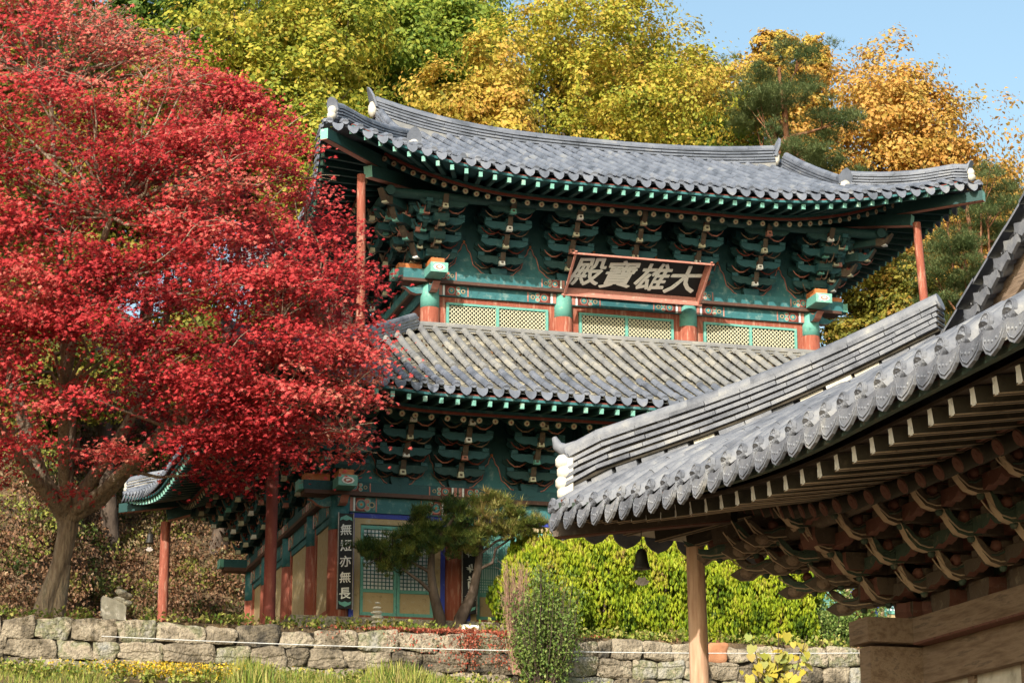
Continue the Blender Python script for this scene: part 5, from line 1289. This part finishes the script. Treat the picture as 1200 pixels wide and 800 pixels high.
# ---- grass, weeds, creeper, litter and hillside scrub
n = 26000; X = rng.uniform(-9, 12, n); Y = rng.uniform(-4.6, -2.95, n); keep = (X < 3) | (rng.uniform(0, 1, n) < .35); X, Y = X[keep], Y[keep]
P = np.stack([X, Y, gz(X, Y)-.02], 1); dens = np.sin(X*1.9)+np.sin(X*.8+2)+np.sin(X*4.3)*.4
sz = .13*(1+.7*np.clip(dens, -1, 1.4))*rng.uniform(.3, 1.6, len(P)); sz = sz*np.where((X > -3) & (X < 1.8), 1.45, 1)
tag(leaves('grass', P, sz, 'blade', 'grass', None, 'up'), 'sunlit yellow green grass and weeds at the foot of the stone wall', 'grass', kind='stuff')
n = 2600; X = rng.normal(-4.0, 1.0, n); Y = rng.uniform(-3.9, -3.0, n); P = np.stack([X, Y, gz(X, Y)+rng.uniform(.05, .32, n)], 1)
tag(leaves('wild_flowers', P, .05, 'fold', 'flowers', None, 'flat'), 'small yellow flowers in the grass below the wall at the left', 'flowers', kind='stuff')
Ps = []
for k in range(46):
    x = random.choice((random.uniform(1.0, 4.2), random.uniform(2.6, 3.6), random.uniform(-2, 1.2) if random.random() < .3 else 2.2)); L_ = random.uniform(.1, .9)
    for j in range(int(50*L_)+12): t_ = random.random()*L_; Ps.append((x+random.gauss(0, .12), -2.93-random.random()*.05, -.48-t_+random.gauss(0, .03)))
for k in range(2600): Ps.append((random.gauss(2.2, 1.1), -2.75+random.random()*.5, -.52+random.random()*.06))
tag(leaves('creeper', np.array(Ps), .055, 'fold', 'creeper', None, 'any'), 'reddish creeper and fallen leaves along the top of the wall under the pine', 'creeper', kind='stuff')
n = 30000; X = rng.uniform(-14, 12, n); Y = rng.uniform(-2.6, 26, n); k_ = (Y < -1.0) | ((X < -.5)) ; X, Y = X[k_], Y[k_]
P = np.stack([X, Y, gz(X, Y)+.03], 1)
tag(leaves('fallen_leaves', P, .12, 'fold', 'litter', None, 'flat'), 'brown fallen leaves covering the terrace edge and hillside', 'leaves', kind='stuff')
for nm, mt, cnt, sz_, lab in (('undergrowth', 'hillscrub', 360, .11, 'low green and yellow undergrowth on the slope behind the maple'), ('dry_brush', 'litter', 1300, .10, 'brown dry brush and leaf litter on the slope behind the maple')):
    Ps, Ss = [], []
    for k in range(cnt):
        x = random.uniform(-12, 6); f0 = 13.9-6.6*float(smooth(-2.3, -6, x)); y = f0+.3+random.random()**1.3*16
        r = random.uniform(.25, .8) if nm == 'undergrowth' else random.uniform(.3, .7); m = int(260*r); z = float(gz(x, y))
        Ps.append(blob_pts(m, (x, y, z+r*.35), (r, r, r*.7), .3)); Ss.append(np.full(m, random.uniform(-.4, .35)))
    P = np.concatenate(Ps); S = np.concatenate(Ss)
    tag(leaves(nm, P, sz_, 'fold', mt, None, 'any', .5+S+rng.normal(0, .14, len(P))), lab, nm.replace('_', ' '), kind='stuff')
Ps = []
for k in range(240):
    x = random.uniform(-13, 12); x = x if random.random() < .6 else random.uniform(-3, 10); r = random.uniform(.1, .28); m = 22
    Ps.append(blob_pts(m, (x, random.uniform(-2.6, -1.9), -.42), (r, r, r*.9), .1))
for k in range(300):
    x = random.uniform(-9, 11); r = random.uniform(.08, .22); y = random.uniform(-4.2, -3.0); Ps.append(blob_pts(26, (x, y, float(gz(x, y))+.12), (r, r, r*1.1), .1))
P = np.concatenate(Ps)
tag(leaves('weeds', P, .09, 'fold', 'grass', None, 'any'), 'dry tufts of weeds on the terrace edge above the wall', 'weeds', kind='stuff')

Ps = []
for k in range(420):
    a = random.uniform(2.2, 15); c_ = a; d = random.uniform(0, min(4.9, c_)); p = lower.P('S', a, d, .06)
    if random.random() < math.exp(-(a-2.2)/4)+.12: Ps.append(tuple(p))
tag(leaves('roof_leaves', np.array(Ps), .085, 'fold', 'litter', None, 'flat'), 'a few dry leaves fallen on the lower tiled roof', 'leaves', kind='stuff')
